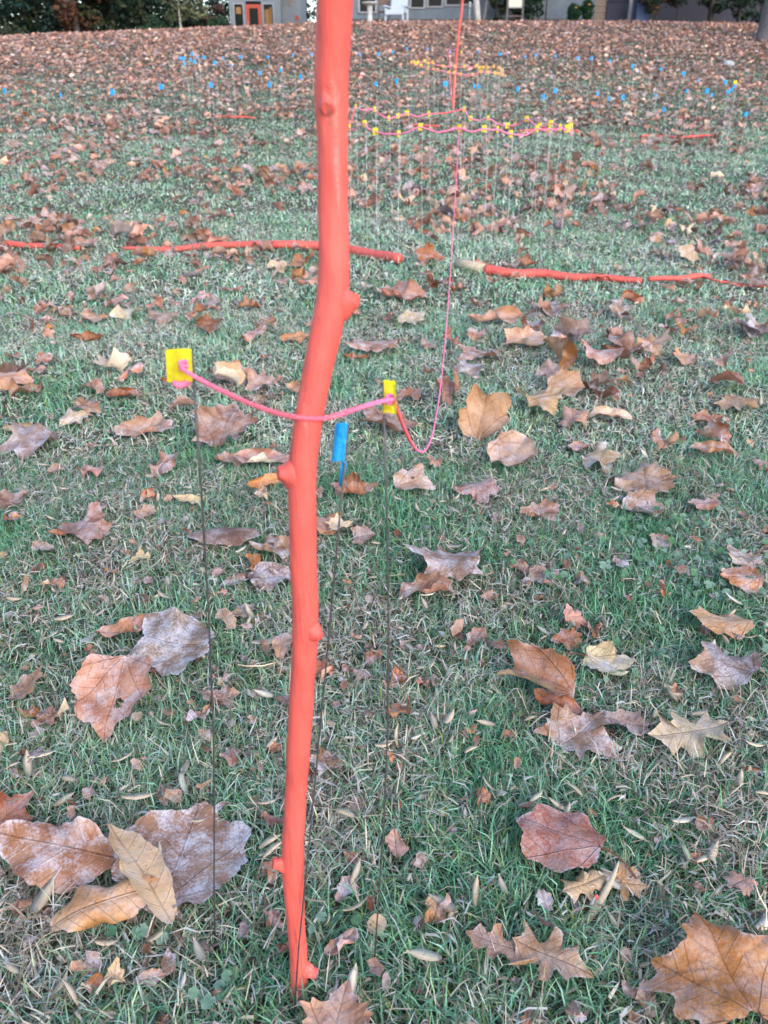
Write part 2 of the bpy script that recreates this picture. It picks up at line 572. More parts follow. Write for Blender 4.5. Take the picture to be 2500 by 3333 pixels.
# ------------------------------------------------------------------ leaves
OUT = {
    'tulip': [(-.46, .0), (-.47, .10), (-.40, .26), (-.24, .40), (-.06, .47), (.00, .40), (.06, .34), (.20, .38), (.40, .40), (.47, .33), (.41, .18), (.35, .0)],
    'maple': [(-.40, .0), (-.46, .08), (-.42, .20), (-.52, .36), (-.34, .36), (-.26, .46), (-.14, .40), (.02, .58), (.06, .44), (.16, .46), (.14, .32), (.20, .20), (.30, .22), (.33, .12), (.52, .0)],
    'oak': [(-.52, .0), (-.44, .05), (-.38, .16), (-.44, .30), (-.28, .20), (-.20, .12), (-.10, .16), (-.04, .40), (.08, .33), (.10, .16), (.20, .12), (.30, .28), (.34, .12), (.54, .0)],
    'oval': [(-.5, .0), (-.44, .08), (-.32, .17), (-.14, .235), (.06, .245), (.24, .20), (.38, .12), (.5, .0)],
    'round': [(-.46, .0), (-.46, .14), (-.38, .30), (-.22, .42), (-.02, .46), (.10, .42), (.24, .40), (.36, .28), (.40, .16), (.50, .0)],
    'sliver': [(-.5, .0), (-.44, .05), (-.30, .105), (-.10, .14), (.08, .145), (.26, .12), (.40, .07), (.5, .0)],
    'scrap': [(-.5, .0), (-.42, .16), (-.22, .20), (-.12, .32), (.08, .27), (.22, .34), (.30, .18), (.46, .10), (.42, .0)],
}


def leaf_arrays(kind, nb, nr, cy, cx, crink, seed, tear=.04, fold=0.0, hole=None):
    """unit leaf: vertices, faces, uv, edge factor. cy / cx: curl across and along the midrib"""
    r = np.random.default_rng(seed)
    h = np.array(OUT[kind], float)
    lo = h[::-1][1:-1] * np.array([1, -1])
    P = np.concatenate([h, lo])
    asym = 1 + r.normal(0, .07, 2)
    P[:, 1] *= np.where(P[:, 1] > 0, asym[0], asym[1])
    Q = np.concatenate([P, P[:1]])
    s = np.concatenate([[0], np.cumsum(np.linalg.norm(np.diff(Q, axis=0), axis=1))])
    t = np.linspace(0, s[-1], nb, endpoint=False)
    B = np.stack([np.interp(t, s, Q[:, 0]), np.interp(t, s, Q[:, 1])], 1)
    j = 1 + r.normal(0, .016, nb) + tear * np.sin(np.arange(nb) * 2 * math.pi / nb * r.integers(5, 11) + r.uniform(0, 6)) + (tear * 1.2) * np.sin(np.arange(nb) * 2 * math.pi / nb * r.integers(2, 4) + r.uniform(0, 6))
    ctr = np.array([-.04, 0])
    B = ctr + (B - ctr) * j[:, None]
    fr = np.linspace(0, 1, nr + 1)[1:]
    V2 = [ctr[None]] + [ctr + (B - ctr) * f for f in fr]
    V2 = np.concatenate(V2)
    rr = np.concatenate([[0]] + [np.full(nb, f) for f in fr])
    x, y = V2[:, 0].copy(), V2[:, 1].copy()
    z = np.zeros(len(x))
    for k in range(4):
        a = r.uniform(0, 2 * math.pi); w = r.uniform(5, 14)
        z += crink * r.uniform(.3, 1) * np.sin((x * math.cos(a) + y * math.sin(a)) * w + r.uniform(0, 6)) * (.25 + .75 * rr ** 1.5)
    z += crink * 1.1 * np.sin(np.arctan2(y, x) * r.integers(3, 6) + r.uniform(0, 6)) * rr ** 2
    th_ = np.arctan2(y, x)
    z += crink * r.uniform(1.6, 3.8) * np.clip((rr - .5) / .5, 0, 1) ** 2 * (.35 + .65 * np.sin(2 * th_ + r.uniform(0, 6))) * r.choice([1, 1, -.5])
    z += crink * .55 * np.clip((rr - .75) / .25, 0, 1) * np.sin(th_ * r.integers(7, 13) + r.uniform(0, 6))
    z += -crink * .35 * np.exp(-(np.abs(y) / .03) ** 2)
    uv = np.stack([x, y], 1)
    if fold:
        z = z + fold * np.abs(y)
    if abs(cy) > 1e-3:                       # roll across the midrib
        side = np.where(y > 0, 1.0, r.uniform(.55, 1.15))
        k = cy * side
        rad = 1 / k
        a = y * k
        y = np.sin(a) * rad - z * np.sin(a)
        z = (1 - np.cos(a)) * rad + z * np.cos(a)
    if abs(cx) > 1e-3:
        a = x * cx
        x = np.sin(a) / cx - z * np.sin(a)
        z = (1 - np.cos(a)) / cx + z * np.cos(a)
    V = np.stack([x, y, z], 1)
    Fs = []
    for k in range(nb):
        Fs.append((0, 1 + k, 1 + (k + 1) % nb))
    for i in range(nr - 1):
        a0 = 1 + i * nb; a1 = a0 + nb
        for k in range(nb):
            k2 = (k + 1) % nb
            Fs.append((a0 + k, a1 + k, a1 + k2, a0 + k2))
    if hole:
        hx, hy, hr = hole
        Fs = [f for f in Fs if np.linalg.norm(uv[list(f)].mean(0) - (hx, hy)) > hr]
    return V, Fs, uv, rr


PAL = {
    'salmon': ((.60, .29, .20), (.45, .2, .12), 'pinkish'),
    'grey': ((.43, .35, .34), (.26, .13, .08), 'greyish'), 'tan': ((.49, .305, .215), (.36, .19, .10), 'tan'), 'brown': ((.36, .165, .105), (.24, .115, .07), 'brown'),
    'pink': ((.50, .245, .18), (.33, .17, .11), 'pinkish brown'), 'rust': ((.33, .125, .065), (.26, .085, .03), 'rust-red'), 'cream': ((.62, .51, .37), (.46, .31, .18), 'cream'),
    'orange': ((.40, .20, .085), (.38, .15, .04), 'orange-brown'), 'dark': ((.13, .065, .045), (.16, .07, .04), 'dark brown'), 'lilac': ((.36, .29, .31), (.24, .15, .12), 'mauve-grey'),
    'red': ((.30, .085, .055), (.24, .07, .05), 'dark red'),
}
STEMS = {}
leaf_list = []


def put_leaf(px, py, wpx, kind, pal, yaw, cy=1.0, cx=.3, tilt=0, roll=0, crink=.03, fold=0, hole=None, seed=None, frost=.3, stem=None, lift=.024, back=None, pos=None, size=None, hi=True):
    if pos is None:
        p = hit(px, py, .02)
    else:
        p = Vector((pos[0], pos[1], float(ground(*pos)) + .02))
    sz = size or wpx * 1.0 * zax(p) / F
    cy = cy * {'oval': 1.9, 'scrap': 1.5}.get(kind, 1.3)
    crink = crink * 1.25
    seed = seed if seed is not None else int(abs(p.x * 9173 + p.y * 71993)) % 99991
    nb, nr = (96, 11) if hi else (56, 6)
    V, Fs, uv, rr = leaf_arrays(kind, nb, nr, cy, cx, crink, seed, fold=fold, hole=hole)
    V = V * sz
    R = Matrix.Rotation(math.radians(yaw), 3, 'Z') @ Matrix.Rotation(math.radians(roll), 3, 'X') @ Matrix.Rotation(math.radians(tilt), 3, 'Y')
    if hi:      # settled leaning a little downhill
        R = Matrix.Rotation(math.radians(6), 3, 'X') @ R
    Vr = V @ np.array(R).T
    ext = Vr[:, 2].min()
    off = -ext + lift - .02
    Vr[:, 2] += off * .8
    me = mesh('fallen_leaf', Vr, Fs)
    r = np.random.default_rng(seed + 5)
    c, b, _ = PAL[pal]
    if back: b = PAL[back][0]
    kk = r.uniform(.85, 1.4); tint = 1 + r.normal(0, .05, 3)
    n = len(Vr)
    for nm, cc in (('Col', c), ('Back', b)):
        a = me.color_attributes.new(nm, 'FLOAT_COLOR', 'POINT')
        C = np.tile(np.append(np.array(cc) * kk * tint, 1), (n, 1))
        if nm == 'Col':      # dried rim
            C[:, :3] *= (1 - .25 * np.clip((rr - .85) / .15, 0, 1))[:, None]
        a.data.foreach_set('color', C.astype(np.float32).ravel())
    fa = me.attributes.new('Frost', 'FLOAT', 'POINT')
    fa.data.foreach_set('value', np.clip(frost * .8 + (rr > .93) * .35, 0, 1).astype(np.float32))
    ul = me.uv_layers.new(name='UVMap')
    li = np.zeros(len(me.loops), np.int32); me.loops.foreach_get('vertex_index', li)
    luv = uv[li]
    if kind in ('maple', 'tulip', 'round'):
        bp = np.array([-.44, 0.0]); pos = 0
        vang = np.radians([0, 42, -42, 84, -84] if kind == 'maple' else [0, 33, -33, 66, -66])
        for f in Fs:
            k_ = len(f); q_ = uv[list(f)] - bp; m_ = q_.mean(0)
            t_ = vang[np.argmin(np.abs(np.arctan2(m_[1], m_[0]) - vang))]
            luv[pos:pos + k_, 0] = q_[:, 0] * math.cos(t_) + q_[:, 1] * math.sin(t_)
            luv[pos:pos + k_, 1] = -q_[:, 0] * math.sin(t_) + q_[:, 1] * math.cos(t_)
            pos += k_
    ul.data.foreach_set('uv', luv.astype(np.float32).ravel())
    o = link('fallen_leaf', me, M['leaf'], loc=p)
    if stem:
        ln, bx, dr = stem          # length, sideways bend, droop
        e = Vector(Vr[np.argmin(np.abs(uv[:, 0] + .46) + np.abs(uv[:, 1]))])
        d = (R @ Vector((-1, 0, 0))).normalized(); sdv = Vector((-d.y, d.x, 0))
        pts = [e + d * -.004, e + d * ln * .35 + sdv * bx * .2, e + d * ln * .7 + sdv * bx * .6 - Vector((0, 0, dr * .5)), e + d * ln + sdv * bx - Vector((0, 0, dr))]
        MB().tube(curve_pts(pts, 5), [.0013] * 13 + [.0010, .0010, .0018], 6).build('stem', M['stem'], o, True)
    px2, py2 = project(p)
    leaf_list.append(dict(o=o, px=px2, py=py2, pal=pal, cy=cy, kind=kind, sz=sz))
    return o


K = 2500 / 1659.0
# x, y, span in the photograph seen at 1659 px wide; kind; colour; yaw; options; what it looks like
HAND = [
    (390, 1862, 305, 'round', 'grey', 84, dict(cy=.55, cx=.25, frost=.75, stem=(.075, .01, .02), seed=11, tilt=8, crink=.018), 'large greyish speckled leaf left of the orange branch foot, with long dark stem'),
    (312, 1922, 315, 'sliver', 'cream', 130, dict(cy=4.0, cx=-.35, frost=.1, seed=12, lift=.055, roll=20, crink=.010), 'cream leaf blade folded over the left edge of the large speckled leaf'),
    (138, 1862, 300, 'oval', 'tan', 170, dict(cy=-1.0, cx=.3, frost=.5, back='rust', seed=13, tilt=-4, crink=.018, lift=.03, roll=-8), 'large tan leaf at the left edge with dark midrib and rust underside'),
    (228, 1988, 240, 'oval', 'tan', 20, dict(cy=-1.9, cx=-.9, frost=.15, back='orange', seed=14, lift=.036), 'long curled tan leaf with orange underside below the large speckled leaf'),
    (172, 1898, 95, 'scrap', 'rust', 10, dict(cy=1.2, frost=0, seed=15), 'glossy rust scrap tucked under the large tan leaf at left'),
    (28, 1765, 110, 'maple', 'rust', 60, dict(cy=1.5, roll=25, frost=.1, seed=16), 'rust leaf cut by the left edge above the large tan leaf'),
    (256, 1532, 195, 'round', 'salmon', 265, dict(cy=.6, cx=.4, tilt=20, frost=.45, hole=(.14, .08, .055), seed=17, roll=8, crink=.03), 'pinkish rounded leaf with a hole, left of the left dark wire'),
    (200, 1465, 70, 'oval', 'tan', 140, dict(cy=1.4, frost=.2, seed=18, lift=0.042), 'small tan ribbed leaf leaning on the pinkish leaf with a hole'),
    (285, 1455, 120, 'scrap', 'rust', 5, dict(cy=1.6, roll=-30, frost=.1, seed=19), 'rust-brown leaf edge standing behind the pinkish leaf with a hole'),
    (60, 1490, 112, 'scrap', 'tan', 75, dict(cy=1.5, roll=-20, frost=.3, seed=20), 'torn tan leaf upright near the left edge, beside the pinkish holed leaf'),
    (375, 1408, 190, 'tulip', 'grey', 172, dict(cy=-.9, cx=.35, frost=.7, seed=21, crink=.03), 'wide flat greyish leaf crossed by the left dark wire'),
    (282, 1368, 140, 'scrap', 'pink', 15, dict(cy=2.4, fold=.6, frost=.35, back='rust', seed=22), 'folded pinkish leaf with rust fold behind the wide flat greyish leaf'),
    (490, 1170, 165, 'oval', 'tan', 2, dict(cy=-2.1, cx=-.5, frost=.15, back='dark', seed=23, lift=0.032, crink=.01), 'smooth tan canoe-shaped leaf crossed by the left dark wire'),
    (590, 1195, 98, 'tulip', 'tan', 150, dict(cy=1.1, frost=.7, roll=14, seed=24), 'frosted tan leaf touching the tip of the canoe-shaped leaf'),
    (586, 1255, 98, 'round', 'lilac', 10, dict(cy=.9, frost=.6, seed=25), 'mauve leaf against the branch, just under the frosted tan leaf'),
    (548, 1225, 80, 'scrap', 'orange', 100, dict(cy=1.8, frost=.1, seed=26, roll=30), 'narrow orange-brown leaf edge left of the mauve leaf by the branch'),
    (505, 1262, 62, 'scrap', 'lilac', 30, dict(cy=1.2, frost=.7, seed=27), 'small mauve scrap below the canoe-shaped leaf'),
    (490, 1355, 78, 'oval', 'tan', 115, dict(cy=1.5, frost=.2, seed=28, lift=0.037, roll=15), 'small ribbed tan leaf between left wire and branch'),
    (528, 1325, 62, 'scrap', 'pink', 40, dict(cy=.9, frost=.3, seed=29), 'small pinkish scrap above the ribbed tan leaf by the branch'),
    (612, 1415, 82, 'oval', 'pink', 85, dict(cy=1.1, frost=.2, seed=30, lift=0.042), 'orange-pink oval leaf half hidden behind the orange branch'),
    (490, 1512, 68, 'maple', 'pink', 20, dict(cy=.8, frost=.4, seed=31), 'flat pinkish leaf lying between left wire and branch'),
    (188, 1150, 118, 'maple', 'brown', 75, dict(cy=-1.0, frost=.3, roll=-5, seed=32, crink=.04), 'brown lobed leaf by itself at left, left of the canoe-shaped leaf'),
    (492, 945, 140, 'maple', 'brown', 82, dict(cy=.6, cx=.2, roll=3, frost=.25, seed=33, tilt=-18, lift=0.032, stem=(.03, 0, .01)), 'reddish brown pointed leaf with clear veins, left of the branch'),
    (495, 1000, 80, 'scrap', 'pink', 170, dict(cy=1.5, frost=.2, seed=34), 'pinkish scrap under the reddish brown veined leaf'),
    (568, 1003, 140, 'oval', 'cream', -5, dict(cy=2.3, cx=.6, frost=.2, back='brown', seed=35, lift=0.032), 'cream-edged curled leaf reaching the branch knot at left'),
    (575, 1048, 80, 'oval', 'orange', 25, dict(cy=2.0, roll=35, frost=0, seed=36), 'orange-brown curled leaf under the left branch knot'),
    (316, 935, 130, 'scrap', 'pink', 12, dict(cy=2.2, cx=.4, frost=.35, seed=37), 'rolled pinkish leaf left of the left dark wire, beside reddish veined leaf'),
    (70, 965, 125, 'tulip', 'lilac', 170, dict(cy=-1.0, frost=.5, seed=38, crink=.03), 'broad mauve-grey leaf near the left edge'),
    (45, 932, 80, 'oval', 'cream', 5, dict(cy=2.6, frost=.1, seed=39), 'thin cream rolled leaf resting above the broad mauve leaf'),
    (28, 1085, 78, 'round', 'brown', 100, dict(cy=.9, frost=.2, seed=40), 'brown leaf cut by the left edge below the broad mauve leaf'),
    (32, 832, 80, 'tulip', 'tan', 25, dict(cy=-1.2, frost=.2, roll=12, seed=41), 'tan leaf with pale rim cut by the left edge'),
    (85, 805, 45, 'scrap', 'pink', 15, dict(cy=.8, frost=.5, seed=42), 'pinkish scrap right of the pale-rimmed leaf at the left edge'),
    (268, 857, 80, 'oval', 'rust', -5, dict(cy=2.2, frost=.15, seed=43), 'rust curled leaf left of the left yellow flag, lower one'),
    (192, 737, 78, 'oval', 'rust', -4, dict(cy=3.6, frost=.1, seed=44), 'tightly rolled rust leaf left of the left yellow flag, upper one'),
    (500, 822, 85, 'round', 'pink', 30, dict(cy=.7, roll=20, frost=.4, seed=45), 'pinkish leaf just under the pink yarn near the left yellow flag'),
    (572, 832, 90, 'maple', 'pink', 10, dict(cy=.9, frost=.3, seed=46, crink=.045), 'crinkled pinkish leaf behind the pink yarn left of the branch'),
    (632, 848, 58, 'oval', 'tan', 80, dict(cy=1.8, roll=30, frost=.2, seed=47), 'upright tan fan-shaped leaf against the branch under pink yarn'),
    (555, 868, 60, 'oval', 'tan', -30, dict(cy=1.7, frost=.2, seed=48), 'thin tan twisted leaf below the pink yarn'),
    (120, 1020, 45, 'scrap', 'pink', 80, dict(cy=1.1, frost=.2, seed=49), 'small pinkish bit below the broad mauve leaf'),
    (315, 1115, 65, 'scrap', 'pink', 70, dict(cy=2.0, frost=.5, seed=50), 'crumpled pinkish scrap standing left of the left dark wire'),
    (408, 1085, 75, 'oval', 'cream', -12, dict(cy=2.5, frost=.1, seed=51), 'curved cream sliver behind the left dark wire'),
    (95, 1190, 60, 'scrap', 'lilac', -25, dict(cy=1.6, frost=.5, seed=52), 'mauve scrap left of the lone brown lobed leaf'),
    (808, 757, 118, 'tulip', 'tan', 172, dict(cy=-.9, frost=.35, roll=16, seed=53, crink=.025, stem=(.05, .01, .01)), 'pale tan broad leaf just right of the branch bend'),
    (770, 776, 60, 'oval', 'rust', -10, dict(cy=1.5, frost=0, seed=54), 'rust leaf tucked below the pale tan broad leaf'),
    (892, 697, 72, 'tulip', 'cream', 10, dict(cy=1.0, frost=.4, seed=55), 'pale cream leaf right of the branch above the pale tan broad leaf'),
    (1033, 775, 92, 'tulip', 'pink', 175, dict(cy=-.8, frost=.45, seed=56, roll=10), 'pinkish leaf right of the hanging yarn, upper of two'),
    (1016, 806, 72, 'tulip', 'lilac', 160, dict(cy=-1.5, frost=.6, seed=57), 'mauve saddle-shaped leaf right of the hanging yarn'),
    (1132, 746, 100, 'tulip', 'cream', 172, dict(cy=.7, frost=.25, seed=58, stem=(.05, .02, .01)), 'cream leaf with thin stem between hanging yarn and right edge'),
    (1298, 785, 100, 'round', 'pink', 165, dict(cy=-1.2, frost=.4, seed=59, roll=8), 'pinkish domed leaf on the open lawn at right'),
    (1345, 762, 110, 'scrap', 'brown', 10, dict(cy=1.6, frost=.2, seed=60), 'brown curled leaf behind the pinkish domed leaf'),
    (1478, 782, 68, 'tulip', 'tan', 80, dict(cy=.8, frost=.2, seed=61, roll=10), 'tan notched leaf right of the pinkish domed leaf'),
    (1382, 815, 38, 'oval', 'red', 70, dict(cy=.8, frost=0, seed=62), 'small dark red leaf below the pinkish domed leaf'),
    (1222, 848, 85, 'round', 'tan', -10, dict(cy=1.6, frost=.15, roll=22, seed=63, lift=0.037), 'tan leaf with curled lip right of the upright pointed leaf'),
    (1172, 880, 110, 'maple', 'tan', 20, dict(cy=-.8, frost=.2, seed=64), 'spread tan leaf under the curled-lip leaf'),
    (1595, 885, 80, 'maple', 'tan', 250, dict(cy=-.8, frost=.1, seed=65, roll=8), 'tan pointed leaf near the right edge, upper right'),
    (1535, 912, 65, 'maple', 'rust', 20, dict(cy=1.3, frost=.05, seed=66), 'rust leaf left of the tan pointed leaf at right edge'),
    (1318, 905, 95, 'oval', 'brown', -15, dict(cy=2.1, frost=.3, back='tan', seed=67), 'brown rolled leaf above the right middle, tan inside'),
    (1250, 970, 50, 'scrap', 'pink', 20, dict(cy=1.2, frost=.3, seed=68), 'small pinkish bit right of the cream-rimmed folded leaf'),
    (1540, 985, 105, 'oval', 'brown', -6, dict(cy=2.0, cx=.4, frost=.25, seed=69), 'long brown rolled leaf near the right edge'),
    (838, 932, 125, 'maple', 'brown', 290, dict(cy=.7, frost=.2, roll=-20, hole=(.1, -.12, .05), seed=70, lift=0.032), 'brown holed leaf behind the right yellow flag'),
    (880, 860, 70, 'scrap', 'brown', 20, dict(cy=1.8, frost=.1, seed=71), 'brown curled leaf behind the yarn right of right yellow flag'),
    (1040, 935, 128, 'tulip', 'orange', 74, dict(cy=1.9, cx=.3, frost=.05, tilt=-52, roll=6, seed=72, lift=.03, crink=.03, back='brown'), 'upright pointed orange-brown leaf right of the yarn loop'),
    (1108, 1000, 120, 'round', 'brown', 300, dict(cy=1.5, frost=.35, roll=18, back='tan', seed=73, lift=0.042, crink=.035), 'glossy brown folded leaf with cream rim, below the upright pointed leaf'),
    (892, 1050, 88, 'tulip', 'pink', 30, dict(cy=.9, frost=.4, seed=74, roll=10, hole=(.05, .1, .04)), 'pinkish leaf just right of the right dark wire'),
    (770, 1070, 95, 'maple', 'brown', 15, dict(cy=1.3, frost=.3, seed=75, crink=.05), 'crumpled brown leaf between blue flag and right wire'),
    (706, 1140, 80, 'tulip', 'orange', 95, dict(cy=.8, frost=.1, seed=76), 'yellowish orange leaf right of the branch, below the blue flag'),
    (735, 1150, 55, 'maple', 'cream', 20, dict(cy=.9, frost=.5, seed=77, lift=0.042), 'pale cream leaf on top of the yellowish orange leaf'),
    (790, 1162, 65, 'maple', 'pink', 10, dict(cy=.7, frost=.3, seed=78), 'pinkish small leaf left of right wire, beside pale cream leaf'),
    (1022, 1070, 105, 'maple', 'grey', 205, dict(cy=-.8, frost=.4, seed=79, roll=12), 'greyish tan leaf on the lawn, right of the pinkish leaf'),
    (1390, 1050, 125, 'maple', 'tan', 80, dict(cy=-.9, frost=.2, roll=-10, seed=80, crink=.03), 'tan spiky leaf lying over a brown one at right'),
    (1390, 1100, 95, 'round', 'grey', 10, dict(cy=.9, frost=.7, seed=81), 'greyish frosted leaf under the tan spiky leaf'),
    (1168, 1113, 98, 'scrap', 'brown', 10, dict(cy=1.4, frost=.3, seed=82), 'low brown crumpled leaf left of the tan spiky leaf'),
    (1518, 1102, 80, 'oval', 'cream', 10, dict(cy=-1.9, frost=.15, back='brown', seed=83, lift=0.032), 'pale cupped cream leaf right of the tan spiky leaf'),
    (958, 1232, 175, 'maple', 'brown', 165, dict(cy=-1.1, cx=.4, frost=.6, seed=84, crink=.04, roll=10), 'wide frosted brown leaf right of the right wire'),
    (925, 1285, 130, 'scrap', 'brown', 12, dict(cy=2.0, cx=.4, frost=.4, seed=85), 'brown curled strip under the wide frosted brown leaf'),
    (1122, 1230, 62, 'scrap', 'pink', 120, dict(cy=1.0, frost=.2, seed=86), 'orange-pink scrap right of the wide frosted leaf'),
    (1172, 1252, 68, 'tulip', 'lilac', -20, dict(cy=.9, frost=.7, seed=87), 'mauve frosted leaf right of the orange-pink scrap'),
    (1425, 1175, 56, 'round', 'brown', 80, dict(cy=.9, frost=.6, roll=10, seed=88, hole=(.15, .1, .07)), 'small round brown leaf with a hole among the ground ivy'),
    (1340, 1218, 58, 'scrap', 'lilac', 70, dict(cy=1.1, frost=1, seed=89), 'bluish frosted scrap beside the ground ivy'),
    (1600, 1212, 85, 'maple', 'pink', 110, dict(cy=.7, frost=.6, seed=90, roll=10), 'pinkish frosted leaf near the right edge beside ground ivy'),
    (1597, 1264, 92, 'round', 'orange', 175, dict(cy=-.9, frost=.45, seed=91), 'orange-tan leaf just below the pinkish frosted one at right edge'),
    (1028, 1382, 75, 'scrap', 'brown', 55, dict(cy=1.6, frost=.5, seed=92), 'crumpled brown leaf in the middle of the right lawn'),
    (1160, 1412, 58, 'oval', 'pink', 115, dict(cy=1.3, frost=.4, seed=93), 'small pinkish cupped leaf above the folded rust-lined leaf'),
    (1225, 1392, 70, 'scrap', 'rust', 10, dict(cy=1.8, frost=.1, roll=20, seed=94), 'rust curled leaf left of the whitish leaf'),
    (1555, 1358, 132, 'round', 'rust', 155, dict(cy=-1.3, cx=.6, frost=.15, seed=95, roll=16, back='orange'), 'glossy rust leaf arched near the right edge'),
    (1312, 1442, 115, 'tulip', 'cream', 330, dict(cy=.7, frost=.8, seed=96, crink=.035, stem=(.04, .02, 0)), 'whitish frosted leaf with bent stem at right'),
    (1562, 1456, 140, 'tulip', 'lilac', 145, dict(cy=-.9, frost=.5, seed=97, crink=.03), 'dull mauve oblong leaf near the right edge'),
    (1160, 1490, 180, 'tulip', 'tan', 150, dict(cy=2.2, cx=-.3, frost=.1, back='rust', seed=98, roll=-12, lift=0.042, fold=.3), 'tan leaf folded double with rust lining, right of right wire'),
    (1205, 1530, 120, 'oval', 'rust', 140, dict(cy=2.3, frost=.05, seed=99, lift=0.027, stem=(.07, .01, .02)), 'rust inner half of the folded leaf, with long stem'),
    (1255, 1588, 165, 'maple', 'grey', 40, dict(cy=.8, frost=.5, seed=100, crink=.03), 'ragged grey-brown leaf under the folded rust-lined leaf'),
    (1350, 1570, 105, 'scrap', 'lilac', -20, dict(cy=1.0, frost=.4, seed=101), 'mauve crumpled leaf between the ragged leaf and the sandy lobed leaf'),
    (1482, 1600, 170, 'oak', 'cream', 190, dict(cy=-.7, frost=.1, seed=102, crink=.02), 'sandy lobed leaf lying flat at right'),
    (1208, 1830, 190, 'round', 'red', 155, dict(cy=-1.0, cx=.3, frost=.15, seed=103, roll=10, lift=0.042, crink=.022, stem=(.06, -.02, .02)), 'dark red-brown leaf with pointed corners at lower right'),
    (1262, 1925, 105, 'oak', 'cream', 20, dict(cy=-1.6, frost=.05, seed=104), 'cream ribbed leaf strip below the dark red-brown leaf, left piece'),
    (1345, 1915, 100, 'oak', 'tan', -10, dict(cy=-1.4, frost=.05, seed=105, back='orange'), 'tan curled leaf tip right of the pale seed stalk'),
    (1185, 2085, 165, 'oak', 'tan', -25, dict(cy=.5, frost=.05, seed=106, crink=.018, lift=0.032), 'tan sharp-lobed leaf at the bottom right, right half'),
    (1068, 2055, 130, 'oak', 'tan', 160, dict(cy=.8, frost=.05, seed=107, crink=.018, lift=0.037), 'tan sharp-lobed leaf at the bottom right, folded left half'),
    (1552, 2130, 270, 'maple', 'orange', 100, dict(cy=-.7, cx=.3, frost=.05, seed=108, crink=.03, lift=0.042, roll=6, stem=(.05, 0, 0)), 'large spotted orange-brown leaf in the bottom right corner'),
    (733, 2222, 150, 'maple', 'tan', 75, dict(cy=.8, frost=.1, seed=109, roll=-14, lift=0.042, crink=.02), 'tan pointed leaf cut by the bottom edge beside the branch foot'),
    (738, 2042, 95, 'oval', 'pink', 40, dict(cy=3.3, frost=.25, seed=110), 'rolled pinkish leaf right of the branch foot'),
    (705, 1650, 78, 'maple', 'grey', 110, dict(cy=.9, frost=.6, seed=111, roll=10), 'frosted grey-brown leaf just right of the branch'),
    (855, 1832, 85, 'oval', 'tan', 95, dict(cy=2.6, frost=.15, seed=112), 'twisted dry tan leaf right of the right wire'),
    (325, 2118, 72, 'oval', 'pink', 12, dict(cy=1.3, frost=.4, seed=113), 'small pinkish leaf near the bottom, left of the left wire foot'),
    (748, 1925, 70, 'scrap', 'lilac', 60, dict(cy=1.3, frost=.7, seed=114), 'mauve frosted scrap above the rolled pinkish leaf'),
    (592, 1885, 60, 'scrap', 'rust', 90, dict(cy=1.3, frost=.1, seed=115), 'rust scrap behind the lowest left knot of the branch'),
    (1360, 1900, 60, 'scrap', 'tan', 10, dict(cy=1.5, frost=.3, seed=116), 'small tan scrap behind the curled leaf tip'),
    (1175, 1952, 55, 'scrap', 'lilac', 100, dict(cy=1.2, frost=.6, seed=117), 'mauve scrap left of the cream ribbed leaf strip'),
    (1395, 2165, 90, 'oval', 'brown', 80, dict(cy=1.4, frost=.3, seed=118), 'dull brown oval leaf left of the large corner leaf'),
    (208, 692, 62, 'maple', 'tan', 20, dict(cy=.9, frost=.2, seed=119), 'tan crumpled leaf at left beyond the tightly rolled rust leaf'),
    (278, 686, 66, 'tulip', 'cream', 170, dict(cy=-1.0, frost=.6, seed=120), 'whitish leaf at left beyond the tightly rolled rust leaf'),
    (355, 693, 72, 'round', 'pink', 10, dict(cy=-.8, frost=.2, seed=121), 'pinkish flat leaf left of the branch, above left yellow flag'),
    (455, 712, 62, 'maple', 'rust', 40, dict(cy=1.6, roll=20, frost=.05, seed=122), 'dark rust crumpled leaf above and right of left yellow flag'),
    (640, 737, 68, 'oval', 'orange', 20, dict(cy=1.5, roll=15, frost=.05, seed=123), 'orange-brown leaf just left of the branch bend'),
    (1630, 715, 80, 'maple', 'brown', 40, dict(cy=1.4, frost=.3, seed=124), 'brown crumpled leaf near the right edge beyond tan pointed leaf'),
    (870, 645, 110, 'maple', 'pink', 12, dict(cy=1.4, frost=.2, seed=125, crink=.045), 'pinkish crumpled leaf right of the branch, before the lying branch'),
    (1075, 695, 130, 'oval', 'tan', 8, dict(cy=1.4, frost=.2, seed=126), 'tan rolled leaf right of the hanging yarn, before the lying branch'),
    (660, 570, 75, 'maple', 'orange', 80, dict(cy=1.0, roll=-20, frost=.05, seed=127), 'bright orange-brown leaf leaning on the lying branch'),
    (605, 580, 55, 'round', 'cream', 30, dict(cy=1.0, frost=.3, seed=128), 'cream leaf left of the bright leaf at the lying branch'),
    (935, 565, 70, 'maple', 'rust', 30, dict(cy=1.5, roll=15, frost=.05, seed=129), 'rust leaf at the right end of the left lying branch'),
    (1143, 580, 55, 'maple', 'brown', 20, dict(cy=1.5, frost=.1, seed=130, lift=0.042), 'brown leaf draped over the bare-ended lying branch'),
    (90, 530, 60, 'maple', 'brown', 20, dict(cy=1.4, frost=.1, seed=131, lift=0.042), 'brown leaf lying over the lying branch near the left edge'),
    (178, 535, 70, 'tulip', 'grey', 10, dict(cy=.9, frost=.5, seed=132), 'pale greyish leaf in the gap of the lying branch at left'),
]
for x, y, w, kind, pal, yaw, kw, lab in HAND:
    o = put_leaf(x * K, y * K, w * K, kind, pal, yaw, **kw)
    tag(o, lab + (' leaf' if 'leaf' not in lab else ''), 'fallen leaf', 'fallen leaves on the lawn')
    leaf_list[-1]['hand'] = True

